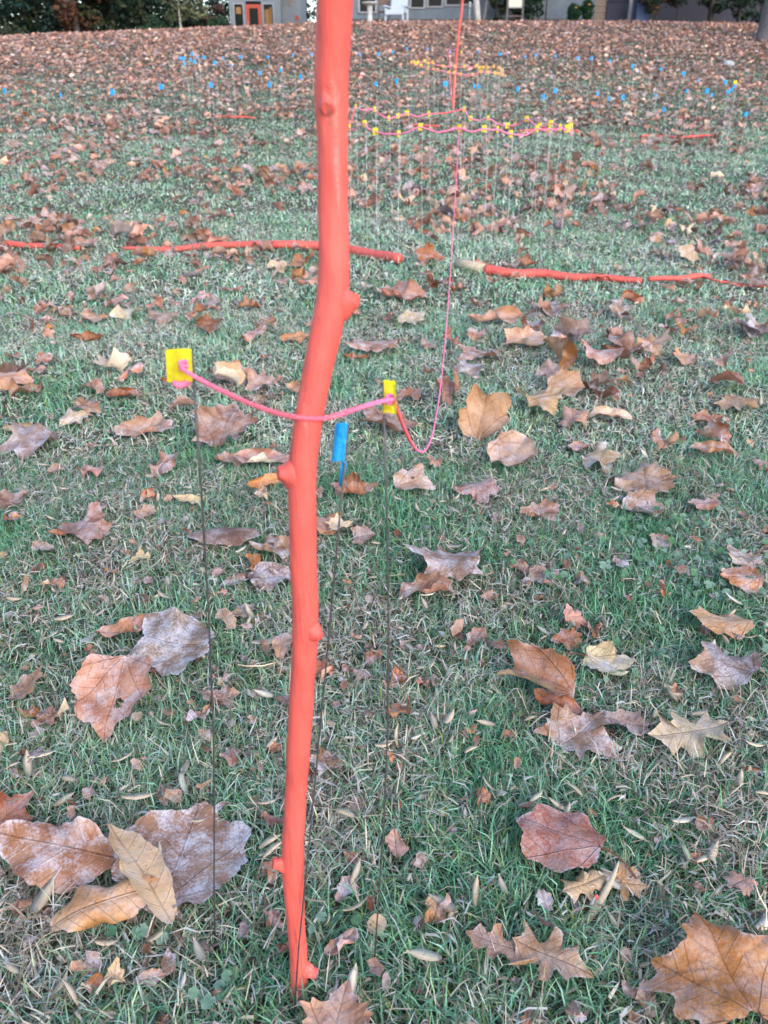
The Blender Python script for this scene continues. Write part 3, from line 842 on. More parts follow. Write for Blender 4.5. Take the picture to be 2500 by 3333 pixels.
# the rest of the three hundred nearest leaves
LAND = [('the left yellow flag', 585, 1195), ('the right yellow flag', 1265, 1300), ('the blue flag by the branch', 1120, 1470), ('the yarn loop', 1390, 1445), ('the hanging yarn', 1470, 1000),
        ('the branch bend', 1040, 1100), ('the branch foot', 955, 3200), ('the lowest left knot', 910, 2820), ('the speckled large leaf', 600, 2790), ('the holed pinkish leaf', 388, 2305),
        ('the canoe-shaped leaf', 738, 1765), ('the veined reddish leaf', 741, 1425), ('the mauve broad leaf', 105, 1455), ('the upright pointed leaf', 1560, 1390), ('the pinkish domed leaf', 1956, 1183),
        ('the tan spiky leaf', 2095, 1582), ('the ground ivy', 2300, 1850), ('the frosted wide leaf', 1445, 1860), ('the glossy arched leaf', 2345, 2045), ('the whitish leaf', 1977, 2172),
        ('the rust-lined folded leaf', 1750, 2246), ('the sandy lobed leaf', 2233, 2410), ('the dark red-brown leaf', 1820, 2758), ('the pale seed stalk', 1960, 2900), ('the sharp-lobed tan leaf', 1700, 3130),
        ('the large corner leaf', 2310, 3165), ('the flat greyish leaf', 565, 2122), ('the bare cut branch end', 1530, 865), ('the left lying branch', 700, 795), ('the right lying branch', 1950, 895),
        ('the tan pointed leaf', 2400, 1335), ('the rolled rust leaf', 290, 1110), ('the pale tan broad leaf', 1218, 1140), ('the cream stemmed leaf', 1706, 1124), ('the lone brown lobed leaf', 283, 1733)]
taken = {o['o']['label'] for o in leaf_list}


def auto_label(px, py, pal, cy, sz):
    c = PAL[pal][2]
    form = 'flat' if abs(cy) < .9 else ('curled' if abs(cy) < 1.8 else 'rolled')
    size = 'tiny' if sz < .035 else ('small' if sz < .06 else ('mid-sized' if sz < .1 else 'big'))
    ds = sorted(LAND, key=lambda q: math.hypot(px - q[1], (py - q[2]) * 1.3))
    def rel(q):
        dx, dy = px - q[1], (py - q[2]) * 1.3
        if abs(dx) > 2 * abs(dy): return ('right of ' if dx > 0 else 'left of ')
        if abs(dy) > 2 * abs(dx): return ('below ' if dy > 0 else 'above ')
        return ('below and ' if dy > 0 else 'above and ') + ('right of ' if dx > 0 else 'left of ')
    cand = ['%s %s %s leaf just %s%s' % (size, form, c, rel(q), q[0]) for q in ds[:2]]
    cand += ['%s %s %s leaf %s%s, %s%s' % (size, form, c, rel(a).replace(' and', ','), a[0], rel(b).replace(' and', ','), b[0]) for a, b in ((ds[0], ds[1]), (ds[1], ds[2]), (ds[0], ds[2]), (ds[0], ds[3]))]
    for l in cand:
        if l not in taken and len(l.split()) <= 16:
            taken.add(l); return l
    return None


kinds = ['scrap', 'maple', 'tulip', 'oval', 'round', 'oak']
pals = ['pink', 'brown', 'tan', 'rust', 'grey', 'lilac', 'cream', 'orange', 'dark']
used = [(d['o'].location.x, d['o'].location.y, d['sz']) for d in leaf_list]
tries = 0
while len(leaf_list) < 300 and tries < 60000:
    tries += 1
    near = random.random() < .30
    y = random.uniform(.62, 1.9) if near else random.uniform(1.9, 5.0)
    x = random.uniform(-1, 1) * (half_width(y) - .2) / 1.16
    wt = (half_width(y) / half_width(5.0)) if not near else (half_width(y) / half_width(1.9))
    if random.random() > wt: continue
    sz = random.uniform(.022, .05) if near else random.choice([random.uniform(.03, .06), random.uniform(.05, .11), random.uniform(.07, .13)])
    if any((x - a) ** 2 + (y - b) ** 2 < (.52 * (sz + s)) ** 2 for a, b, s in used): continue
    kind = random.choices(kinds, [4 if near else 2, 3, 3, 2, 2, .6])[0]
    pal = random.choices(pals, [5, 4, 4, 2.5, 2.5, 2.5, 2, 1, .8])[0]
    cy = random.choice([-1, 1]) * random.uniform(.5, 2.2)
    p = (x, y, float(ground(x, y)) + .02)
    px, py = project(p)
    if not (5 < px < 2495 and py < 3325): continue
    lab = auto_label(px, py, pal, cy, sz)
    if not lab: continue
    used.append((x, y, sz))
    o = put_leaf(0, 0, 0, kind, pal, random.uniform(0, 360), cy=cy, cx=random.uniform(-.8, .8), tilt=random.gauss(0, 12), roll=random.gauss(4, 14), crink=random.uniform(.035, .085),
                 fold=random.choice([0, 0, .4]), frost=random.uniform(0, .8), pos=(x, y), size=sz, hi=False, seed=tries, lift=random.uniform(.018, .034), back=random.choice([None, 'rust', 'brown']))
    tag(o, lab, 'fallen leaf', 'fallen leaves on the lawn')


def litter():
    """the thousands of leaves farther up the slope"""
    protos = []
    for i in range(26):
        r = random.Random(i)
        k = r.choices(kinds, [2, 4, 3, 1.5, 2, .7])[0]
        protos.append([leaf_arrays(k, nb, nr, r.choice([-1, 1]) * r.uniform(.5, 2.6), r.uniform(-1, 1), r.uniform(.04, .09), 1000 + i, fold=r.choice([0, .3, .6])) for nb, nr in ((26, 3), (11, 2))])
    bands = [(.45, 1.3, 330, 2), (1.3, 2.5, 240, 2), (2.5, 4.4, 110, 2), (2.5, 4.4, 12, 0), (4.4, 7, 32, 0), (7, 10, 30, 0), (10, 14, 30, 1), (14, 19, 38, 1), (19, 25, 54, 1), (25, 32, 92, 1), (32, 39, 130, 1)]
    Vs, Ls, Ss, Ts, Cs, Bs, Us, Fr = [], [], [], [], [], [], [], []
    vo = lo = 0
    pc = np.array([PAL[p][0] for p in pals]); pb = np.array([PAL[p][1] for p in pals])
    pw = np.array([6.5, 4, 3.2, 3, 2.2, 2.4, 1.5, 1.0, 1.0]); pw /= pw.sum()
    for y0, y1, dens, lod in bands:
        area = (half_width(y0) + half_width(y1)) * (y1 - y0)
        n = int(area * dens)
        P = scatter(y0, y1, int(n * 1.7))
        clump = patch(P[:, 0], P[:, 1], .8, 2) * .5 + patch(P[:, 0], P[:, 1], .33, 7) * .6
        bare = np.clip((P[:, 1] - 4) / 22, 0, 1)
        keep = rng.uniform(0, 1, len(P)) < np.clip(.42 + clump * (1.9 - 1.4 * bare) + .3 * bare, .03, 1)
        P = P[keep][:n]
        which = rng.integers(0, len(protos), len(P))
        for w in range(len(protos)):
            Q = P[which == w]
            if not len(Q): continue
            crumb = lod == 2
            V, Fs, uv, rr = protos[w][1 if crumb else lod]
            m = len(Q); nv = len(V)
            sz = rng.uniform(.06, .155, m) * np.where(rng.uniform(0, 1, m) < .25, .55, 1) * (.19 if crumb else 1)
            ya = rng.uniform(0, 2 * math.pi, m); tl = .42 if y1 < 8 else .32 if y1 < 15 else .22
            ti = rng.normal(0, tl, m); ro = rng.normal(0, tl, m)
            X = V[None] * sz[:, None, None]
            x = X[..., 0] * np.cos(ti)[:, None] + X[..., 2] * np.sin(ti)[:, None]; z = -X[..., 0] * np.sin(ti)[:, None] + X[..., 2] * np.cos(ti)[:, None]; y = X[..., 1]
            y2 = y * np.cos(ro)[:, None] - z * np.sin(ro)[:, None]; z2 = y * np.sin(ro)[:, None] + z * np.cos(ro)[:, None]
            xx = x * np.cos(ya)[:, None] - y2 * np.sin(ya)[:, None]; yy = x * np.sin(ya)[:, None] + y2 * np.cos(ya)[:, None]
            z2 = z2 - z2.min(1)[:, None] * .8 + rng.uniform(.012, .035, m)[:, None] * (.9 if crumb else 1)
            Vw = np.stack([xx + Q[:, :1], yy + Q[:, 1:], z2 + ground(Q[:, 0], Q[:, 1])[:, None]], -1)
            Vs.append(Vw.reshape(-1, 3))
            ci = rng.choice(len(pals), m, p=pw)
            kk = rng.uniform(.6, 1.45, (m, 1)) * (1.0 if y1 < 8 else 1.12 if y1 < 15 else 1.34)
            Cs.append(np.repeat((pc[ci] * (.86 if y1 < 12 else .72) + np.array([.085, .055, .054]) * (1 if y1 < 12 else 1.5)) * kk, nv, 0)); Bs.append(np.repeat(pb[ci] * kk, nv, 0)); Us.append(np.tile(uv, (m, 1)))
            Fr.append(np.repeat(rng.uniform(0, .8, m), nv))
            fl = np.concatenate([np.array(f) for f in Fs]); ft = np.array([len(f) for f in Fs]); fs = np.concatenate([[0], np.cumsum(ft)[:-1]])
            Ls.append((fl[None] + (np.arange(m) * nv)[:, None] + vo).ravel()); Ts.append(np.tile(ft, m))
            Ss.append((fs[None] + (np.arange(m) * len(fl))[:, None] + lo).ravel())
            vo += m * nv; lo += m * len(fl)
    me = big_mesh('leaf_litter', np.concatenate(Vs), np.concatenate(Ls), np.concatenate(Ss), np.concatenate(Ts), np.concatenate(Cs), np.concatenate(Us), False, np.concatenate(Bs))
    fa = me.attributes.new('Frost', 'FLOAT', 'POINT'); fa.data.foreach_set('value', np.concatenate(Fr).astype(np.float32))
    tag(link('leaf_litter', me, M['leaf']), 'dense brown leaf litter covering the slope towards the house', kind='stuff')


litter()

cover = np.full((1000, 800), 9.0)      # height of the leaves over the near lawn, 5 mm cells, x -2..2, y .3..5.3
for d_ in leaf_list:
    o_ = d_['o']; me_ = o_.data
    co = np.zeros(len(me_.vertices) * 3); me_.vertices.foreach_get('co', co); co = co.reshape(-1, 3) + np.array(o_.location)
    fc = np.array([co[list(p_.vertices)].mean(0) for p_ in me_.polygons])
    allp = np.concatenate([co, fc, (co[:-1] + co[1:]) / 2])
    ix = ((allp[:, 0] + 2) / .005).astype(int); iy = ((allp[:, 1] - .3) / .005).astype(int)
    k_ = (ix >= 0) & (ix < 800) & (iy >= 0) & (iy < 1000)
    np.minimum.at(cover, (iy[k_], ix[k_]), allp[k_, 2])
grass()

# ------------------------------------------------------------------ winged seeds
def seed_mesh(i):
    r = random.Random(i); n = 9; v = []; f = []
    L = 1.0; w = r.uniform(.22, .33); bend = r.uniform(-.5, .5)
    for k in range(n):
        t = k / (n - 1)
        ww = w * (math.sin(math.pi * min(1, .1 + t * .9)) ** .7) * (1 if t < .75 else 1 - (t - .75) * 2.6) * .5 + .006
        x = (t - .5) * L; z = bend * .5 * (x * x) * 2 + .01 + r.gauss(0, .008)
        v += [(x, -ww, z), (x, 0, z + .018 * (1 - t)), (x, ww, z), (x, 0, z - .006)]
    for k in range(n - 1):
        a = k * 4; b = a + 4
        for j in range(4):
            f.append((a + j, b + j, b + (j + 1) % 4, a + (j + 1) % 4))
    f += [(3, 2, 1, 0), tuple((n - 1) * 4 + j for j in range(4))]
    me = mesh('winged_seed', v, f)
    a = me.color_attributes.new('Col', 'FLOAT_COLOR', 'POINT')
    c = np.array(r.choice([(.72, .59, .43), (.66, .52, .36), (.80, .71, .57), (.62, .50, .37), (.76, .65, .49)]))
    C = np.array([np.append(c * (.5 + .6 * (1 - abs(i // 4 / (n - 1) - .6))) * (.72 if i % 4 == 1 else 1), 1) for i in range(n * 4)])
    a.data.foreach_set('color', C.astype(np.float32).ravel())
    me.materials.append(M['seed'])
    return me


seeds = [seed_mesh(i) for i in range(10)]
SEEDS = [(1083, 1715, 75, 95), (1085, 1912, 60, 100), (957, 1952, 75, 140), (915, 2062, 85, 155), (1240, 1700, 60, 130), (1205, 1738, 50, 150), (1225, 1750, 40, 60), (770, 1880, 60, 70), (775, 1955, 70, 10),
         (400, 1655, 75, 100), (395, 1690, 70, 110), (430, 2055, 80, 120), (60, 1650, 60, 110), (90, 1630, 60, 40), (25, 1652, 45, 10), (300, 1720, 80, 30), (95, 1935, 90, 80), (145, 1680, 55, 150),
         (130, 2130, 70, 85), (25, 2090, 50, 150), (760, 2120, 75, 80), (700, 1380, 45, 120), (970, 1550, 50, 60), (850, 1600, 50, 30), (1020, 1615, 45, 40), (1110, 1330, 40, 80), (980, 1180, 45, 150),
         (590, 1830, 60, 40), (340, 2020, 60, 60), (500, 1560, 55, 95), (540, 1500, 50, 110), (560, 1440, 90, 10), (580, 1385, 80, 30), (1370, 1800, 50, 150), (1330, 1720, 50, 20)]
spots = []
for x, y, w, a in SEEDS:
    p = hit(x * K, y * K, .034)
    spots.append((p, w * K * zax(p) / F, a))
while len(spots) < 295:
    y = random.choice([random.uniform(.6, 1.6), random.uniform(.6, 2.6), random.uniform(1.2, 4)])
    x = random.uniform(-1, 1) * (half_width(y) - .2) / 1.16
    spots.append((Vector((x, y, float(ground(x, y)) + .032)), random.uniform(.018, .042), random.uniform(0, 180)))
for i, (p, s, a) in enumerate(spots):
    o = bpy.data.objects.new('winged_seed', seeds[i % 10]); COL.objects.link(o)
    o.location = p; o.scale = (s, s, s)
    o.rotation_euler = (random.gauss(0, .45), random.gauss(0, .3), math.radians(a))
    tag(o, 'narrow straw-coloured winged tree seed lying in the short grass', 'seed', 'winged tree seeds in the grass')

# ------------------------------------------------------------------ low broad-leaved weed
def ground_ivy():
    v, f, C = [], [], []
    centres = [(1430, 1170, 240, 110, 170), (1560, 1230, 180, 90, 90), (1180, 1250, 80, 60, 14), (1500, 1420, 260, 120, 30), (500, 2150, 120, 70, 9), (330, 2000, 80, 60, 10), (1150, 1180, 80, 50, 12), (700, 2000, 60, 50, 6)]
    for cx, cy, rx, ry, n in centres:
        for _ in range(n):
            x = random.gauss(cx, rx * .42) * K; y = random.gauss(cy, ry * .42) * K
            if y > 3330 or x > 2600: continue
            p = hit(x, y, random.uniform(.018, .04))
            R = random.uniform(.004, .0095); t = random.uniform(0, 6.28)
            nrm = Vector((random.gauss(0, .35), random.gauss(-.2, .35), 1)).normalized()
            a = nrm.orthogonal().normalized(); b = nrm.cross(a)
            n0 = len(v); v.append(p - nrm * R * .18)
            m = 20
            for k in range(m):
                w = t + 2 * math.pi * k / m
                rr = R * (1 + .10 * math.cos(6 * (w - t))) * (.35 if k == 0 else 1)
                v.append(p + (a * math.cos(w) + b * math.sin(w)) * rr + nrm * R * .12 * math.sin(3 * w))
            for k in range(m): f.append((n0, n0 + 1 + k, n0 + 1 + (k + 1) % m))
            g = random.random(); fr = random.uniform(0, .45)
            c = np.array((.05 + .03 * g, .15 + .05 * g, .07)) * (1 - fr) + np.array((.36, .46, .42)) * fr
            C += [np.append(c * .9, 1)] + [np.append(c * (1 - .3 * fr) + .12 * fr, 1)] * m
    me = mesh('ground_ivy', v, f)
    at_ = me.color_attributes.new('Col', 'FLOAT_COLOR', 'POINT'); at_.data.foreach_set('color', np.array(C, np.float32).ravel())
    tag(link('ground_ivy', me, M['foliage']), 'scalloped frosted ground ivy leaves growing through the lawn', kind='stuff')


ground_ivy()

# ------------------------------------------------------------------ the upright orange branch
YB = .60
prof = [(0, 723, 79), (100, 719, 77), (180, 716, 77), (225, 715, 77), (262, 717, 69), (300, 718, 67), (500, 720, 65), (600, 722, 66), (640, 723, 69), (690, 709, 68), (760, 694, 66), (850, 677, 63), (930, 662, 62), (985, 655, 63),
        (1030, 652, 63), (1100, 653, 59), (1200, 655, 58), (1300, 659, 57), (1350, 661, 58), (1400, 658, 56), (1500, 652, 53), (1600, 646, 51), (1700, 640, 48), (1800, 634, 48), (1870, 632, 49), (1930, 635, 43), (2000, 640, 40), (2080, 646, 38), (2120, 645, 36), (2170, 640, 30)]
pts, rad = [], []
for y, x, w in prof:
    p = at(x * K, y * K, YB + .012 * math.sin(y * .004))
    pts.append(p); rad.append(w * K * zax(p) / F / 2)
top = pts[0] + (pts[0] - pts[2]).normalized() * .55 + Vector((.02, .0, 0))
mid0 = pts[0] + (pts[0] - pts[2]).normalized() * .25
pts = [top, mid0] + pts + [pts[-1] + Vector((0.0, .0, -.05))]
rad = [rad[0] * .9, rad[0] * .97] + rad + [rad[-1] * .8]
_a = np.array(pts); _l = np.concatenate([[0], np.cumsum(np.linalg.norm(np.diff(_a, axis=0), axis=1))])
_t = np.arange(0, _l[-1], .004)
_g = np.exp(-.5 * (np.arange(-9, 10) / 3.2) ** 2); _g /= _g.sum()
_sm = lambda u: np.convolve(np.pad(u, 9, mode='reflect', reflect_type='odd'), _g, mode='valid')
cp = [Vector(q_) for q_ in np.stack([_sm(np.interp(_t, _l, _a[:, k])) for k in range(3)], 1)]
cr = list(_sm(np.interp(_t, _l, np.array(rad))))
base = Vector((pts[-2].x, pts[-2].y, float(ground(pts[-2].x, pts[-2].y))))
branch = empty('painted_branch', base, 'crooked upright branch painted bright orange, stuck in the lawn', 'branch')
mb = MB(); mb.tube([p - base for p in cp], cr, 40)
nv = np.array(mb.v)
ang = rng.uniform(0, 6, 3)
for i in range(len(nv)):
    q_ = nv[i]
    c_ = np.array(cp[min(i // 40, len(cp) - 1)] - base)
    d_ = q_ - c_
    k_ = 1 + random.gauss(0, .003) + .008 * math.sin(q_[2] * 170 + 5 * math.atan2(d_[1], d_[0])) + .016 * math.sin(q_[2] * 90 + 3 * math.atan2(d_[1], d_[0])) + .02 * math.sin(q_[2] * 31 + 2 * math.atan2(d_[1], d_[0]) + 1)
    nv[i] = c_ + d_ * k_
mb.v = [Vector(x) for x in nv]
mb.build('stem', M['paint'], branch, True)


def knot(px, py, direction, r0, r1, ln, dome=.5):
    """a pruned side-twig stub growing out of a collar in the branch"""
    p = at(px * K, py * K, YB + .012 * math.sin(py * .004)) - base
    d = Vector(direction).normalized()
    ax = Vector((0, 0, 1)); ax = (ax - d * ax.dot(d)).normalized(); sd = d.cross(ax)
    b = MB(); seg = 28
    prof_ = [(.15, r0 * 1.9, r0 * 1.15), (.42, r0 * 1.75, r0 * 1.08), (.60, r0 * 1.42, r0 * .98), (.72, r0 * 1.08, r0 * .86), (.80, (r0 + r1) * .5, (r0 + r1) * .46), (.90, r1 * 1.0, r1 * .95), (.98, r1 * .93, r1 * .9), (1.0, r1 * .80, r1 * .78), (.965, r1 * .5, r1 * .48), (.985, r1 * .18, r1 * .18)]
    ph = random.uniform(0, 6)
    for t, ra, rb in prof_:
        for k in range(seg):
            w = 2 * math.pi * k / seg
            u_ = 1 + .05 * math.sin(3 * w + ph) + .035 * math.sin(5 * w + 2 * ph) + random.gauss(0, .015)
            sh = (r0 * .5 * (1 - t)) * -1
            b.v.append(p + d * (ln * t + random.gauss(0, ln * .008)) + (ax * math.cos(w) * ra + sd * math.sin(w) * rb) * u_ + ax * sh)
    for i in range(len(prof_) - 1):
        for k in range(seg):
            k2 = (k + 1) % seg
            b.f.append((i * seg + k, i * seg + k2, (i + 1) * seg + k2, (i + 1) * seg + k))
    b.f.append(tuple((len(prof_) - 1) * seg + k for k in range(seg)))
    return b.build('knot', M['paint'], branch, True)


knot(711, 212, (-.02, -1, -.45), .0070, .0050, .0145)
knot(712, 178, (.05, -1, -.1), .0046, .0022, .0122)
knot(727, 650, (1, -.3, .10), .0068, .0052, .0165)
knot(652, 1020, (-1, -.3, .10), .0078, .0058, .0190)
knot(664, 1352, (.75, -.65, -.3), .0072, .0042, .0165)
knot(632, 1862, (-1, -.3, .25), .0064, .0060, .0215)
knot(646, 2085, (1, -.3, -.35), .0068, .0062, .0225)

# ------------------------------------------------------------------ branches lying on the lawn
def lying(pxs, rpx, label, lift=.036, cut=None, twig=None):
    P = [hit(x, y, lift) for x, y in pxs]
    R = [r * 1.12 * zax(p) / F for r, p in zip(rpx, P)]
    c = P[0].copy(); c.z = float(ground(c.x, c.y))
    root = empty('fallen_painted_branch', c, label, 'branch', 'painted branches lying on the lawn')
    pp = curve_pts([p - c for p in P], 7)
    pp = [p + Vector((0, random.gauss(0, .002), .003 * math.sin(i * .5))) for i, p in enumerate(pp)]
    rr = [float(np.interp(i / 7, range(len(R)), R)) * (1 + .10 * math.sin(i * 1.7) * (i % 7 == 3) + random.gauss(0, .012)) for i in range(len(pp))]
    MB().tube(pp, rr, 14).build('stem', M['paint'], root, True)
    if cut is not None:
        e = hit(*cut, lift) - c
        d = (pp[0] - e)
        MB().tube([e, e + d * .3, e + d * .97], [rr[0] * .96, rr[0] * 1.02, rr[0] * 1.0], 14).build('bare_end', M['wood_end'], root, True)
    if twig:
        for a, b, r in twig:
            A, B = hit(*a, lift) - c, hit(*b, lift) - c
            MB().tube([A, (A + B) / 2, B], [r * 1.2, r, r * .7], 8).build('twig', M['paint'], root, True)


lying([(-60, 786), (40, 794), (150, 802), (260, 806)], [9, 9, 8, 7], 'orange painted branch end cut by the left edge, half under leaves')
lying([(395, 808), (520, 812), (640, 804), (760, 796), (900, 797), (1030, 798), (1130, 812), (1230, 830), (1300, 843)], [4, 8, 9, 10, 11, 12, 13, 14, 14], 'long orange painted branch lying behind the upright branch', twig=[((1035, 792), (1075, 782), .004), ((640, 802), (600, 792), .003)])
lying([(1582, 878), (1650, 888), (1750, 891), (1850, 900), (1950, 905), (2090, 911)], [15, 14, 13, 12, 10, 8], 'orange painted branch with a pale bare cut end, right of the hanging yarn', cut=(1488, 856))
lying([(2110, 908), (2200, 906), (2260, 900), (2310, 899)], [7, 8, 9, 6], 'short orange painted branch forked at its right tip', twig=[((2290, 902), (2345, 916), .006), ((2295, 898), (2312, 890), .004)])
lying([(2340, 918), (2400, 926), (2470, 930), (2540, 934)], [5, 5, 5, 5], 'thin orange painted branch cut by the right edge', lift=.022)
lying([(2085, 444), (2120, 442), (2160, 444), (2200, 446)], [3, 4, 4, 3], 'far orange painted stick at right, left one of two')
lying([(2215, 450), (2250, 444), (2290, 442), (2335, 444)], [3, 4, 4, 3], 'far orange painted stick at right, right one of two')
lying([(690, 376), (740, 380), (790, 381), (830, 384)], [2.5, 3, 3, 2], 'faint orange painted stick far behind, left of the upright branch')
lying([(1340, 407), (1385, 408), (1430, 411)], [3, 3.4, 3], 'faint orange painted stick lying inside the middle yarn ring')
lying([(1690, 428), (1730, 424), (1800, 420), (1885, 428)], [3, 4, 3, 4], 'faint orange painted stick lying behind the right side of the middle ring')

# ------------------------------------------------------------------ wire flags
def flag(name_colour, top, w, h, label, cat, group, base, wire_r=.001, wire_mat='wire_far', side=-1, turn=0.0, wav=.15, fold=None, pw=None):
    """top: wire top in space; base: where the wire enters the ground"""
    base = Vector(base); top = Vector(top)
    root = empty('marker_flag', base, label, cat, group)
    u = (top - base)
    n = 6
    bow = Vector((random.gauss(0, .006), random.gauss(0, .006), 0))
    pts = [Vector((0, 0, -.03))] + [u * (i / n) + bow * math.sin(math.pi * i / n) for i in range(1, n)] + [u]
    MB().tube(pts, wire_r, 6).build('wire', M[wire_mat], root, True)
    up = u.normalized()
    d = Vector((math.cos(turn), math.sin(turn), 0)) * side
    nrm = up.cross(d).normalized()
    v, f = [], []
    a, b = 9, 7
    for i in range(a):
        s = i / (a - 1)
        for j in range(b):
            t = j / (b - 1)
            off = wav * w * math.sin(s * 4.2 + 1.1 * t + turn * 3) * s
            v.append(u - up * (h * (1 - t) - .001) + d * (w * s + wire_r * 0) + nrm * (off + wire_r * 1.1) + up * (.03 * h * math.sin(s * 5 + turn)))
    for i in range(a - 1):
        for j in range(b - 1):
            k = i * b + j
            f.append((k, k + b, k + b + 1, k + 1))
    # the tape is folded over the wire: a second leaf behind the first
    m = len(v)
    v2 = [x - nrm * (wire_r * 2.2 + .0006) for x in v]
    v += v2
    f += [tuple(m + i for i in reversed(q)) for q in f]
    f += [(i, i + 1, m + i + 1, m + i) for i in range(b - 1)]
    o = link('flag', mesh('flag', v, f), M[name_colour], root)
    return root


def near_flag(col, top, base, Ytop, w, h, label, side, turn, wav):
    T = at(*top, Ytop); B = hit(*base)
    return flag(col, T, w * zax(T) / F, h * zax(T) / F, label, 'marker flag', 'wire flags by the branch', B, .00105, 'wire', side, turn, wav)


fl_left = near_flag('yellow', (624, 1142), (693, 3085), .665, 84, 108, 'yellow flag on a dark wire left of the orange branch, yarn knotted to it', -1, .15, .24)
fl_right = near_flag('yellow', (1247, 1246), (1212, 3170), .675, 46, 108, 'yellow flag on a dark wire right of the orange branch, yarn wrapped round it', 1, .5, .22)
near_flag('blue', (1133, 1385), (948, 3325), .64, 45, 130, 'blue flag on a leaning dark wire between the branch and the right wire', -1, -.3, .22)
# narrow tail of the blue tape down the wire
T = at(1120, 1505, .64); T2 = at(1108, 1580, .64)
blue_root = [o for o in COL.objects if o.get('label', '').startswith('blue flag on a leaning')][0]
b0 = blue_root.location
MB().tube([T - b0, (T + T2) / 2 - b0, T2 - b0], [.0026, .0022, .0014], 8).build('tape_tail', M['blue'], blue_root, True)
# folded flap on the right yellow flag
T = at(1284, 1252, .662); T2 = at(1286, 1366, .662)
b0 = fl_right.location
fv = [T - b0 + Vector((-.0012, .006, 0)), T - b0 + Vector((.0012, -.004, 0)), T2 - b0 + Vector((.0010, -.004, 0)), T2 - b0 + Vector((-.0008, .005, .006))]
link('flap', mesh('flap', fv, [(0, 1, 2, 3)]), M['yellow'], fl_right)


def ring_flags(C, R, back, front, size, col, words, wr, group):
    """flags round a circle on the lawn; each listed by the pixel of its centre"""
    res = {}
    for nm, lst in (('far', back), ('near', front)):
        arr = []
        lst = sorted(lst)
        for i, q_ in enumerate(lst):
            px, py = q_[0], q_[1]
            w, h = (q_[2], q_[3]) if len(q_) > 2 else (size[0], size[1])
            Y = C[1]
            for _ in range(6):
                X = at(px, py, Y).x
                dx = max(-R * .985, min(R * .985, X - C[0]))
                Y = C[1] + (1 if nm == 'far' else -1) * math.sqrt(R * R - dx * dx)
            c = at(px, py, Y)
            hh = h * zax(c) / F * .74; ww = w * zax(c) / F
            top = c + Vector((ww * .5, 0, hh / 2))
            B = Vector((top.x + random.gauss(0, .012), top.y + random.gauss(0, .02), 0)); B.z = float(ground(B.x, B.y))
            sfx = {1: 'st', 2: 'nd', 3: 'rd'}.get((i + 1) % 10 if (i + 1) not in (11, 12, 13) else 0, 'th')
            flag(col, top, ww, hh, 'yellow wire flag, %d%s from the left on the %s side of %s' % (i + 1, sfx, nm, words), 'marker flag', group, B, wr, 'wire_far', -1, random.gauss(0, .3), .12)
            arr.append(c)
        res[nm] = arr
    return res


C2 = (.478, 5.85); R2 = .72
back2 = [(1157, 347, 8, 22), (1219, 356, 9, 22), (1265, 385, 8, 22), (1295, 377, 9, 21), (1324, 368, 13, 22), (1395, 371, 9, 23), (1510, 356, 9, 22), (1531, 385, 11, 22), (1589, 385, 9, 22), (1652, 409, 12, 23), (1715, 387, 13, 23), (1756, 410, 13, 22), (1793, 401, 14, 22), (1858, 412, 12, 28)]
front2 = [(1137, 415, 9, 26), (1186, 402, 14, 26), (1222, 428, 17, 28), (1298, 436, 11, 28), (1368, 414, 14, 28), (1494, 417, 15, 28), (1576, 419, 14, 28), (1620, 422, 7, 27), (1663, 436, 12, 28), (1748, 419, 10, 29), (1788, 419, 10, 26), (1823, 415, 9, 27), (1848, 418, 18, 32)]
r2 = ring_flags(C2, R2, back2, front2, (12, 26), 'yellow', 'the middle yarn ring', .00095, 'yellow flags of the middle yarn ring')
z1 = lambda l: [(1300 + a * .2411, 130 + b * .2411) for a, b in l]
back3 = z1([(155, 305), (200, 300), (225, 325), (250, 300), (340, 283), (385, 313), (450, 303), (587, 353), (747, 357), (878, 360), (1040, 350), (1085, 375), (1135, 373), (1195, 375), (1268, 360), (1340, 380), (1388, 410)])
front3 = z1([(295, 348), (382, 382), (458, 397), (515, 400), (665, 440), (738, 445), (825, 465), (985, 470), (1100, 425), (1187, 435), (1285, 445), (1328, 455), (1388, 465)])
C3 = (1.19, 15.0); R3 = .76
r3 = ring_flags(C3, R3, back3, front3, (8.5, 11.5), 'yellow', 'the farthest yarn ring', .0014, 'yellow flags of the farthest yarn ring')


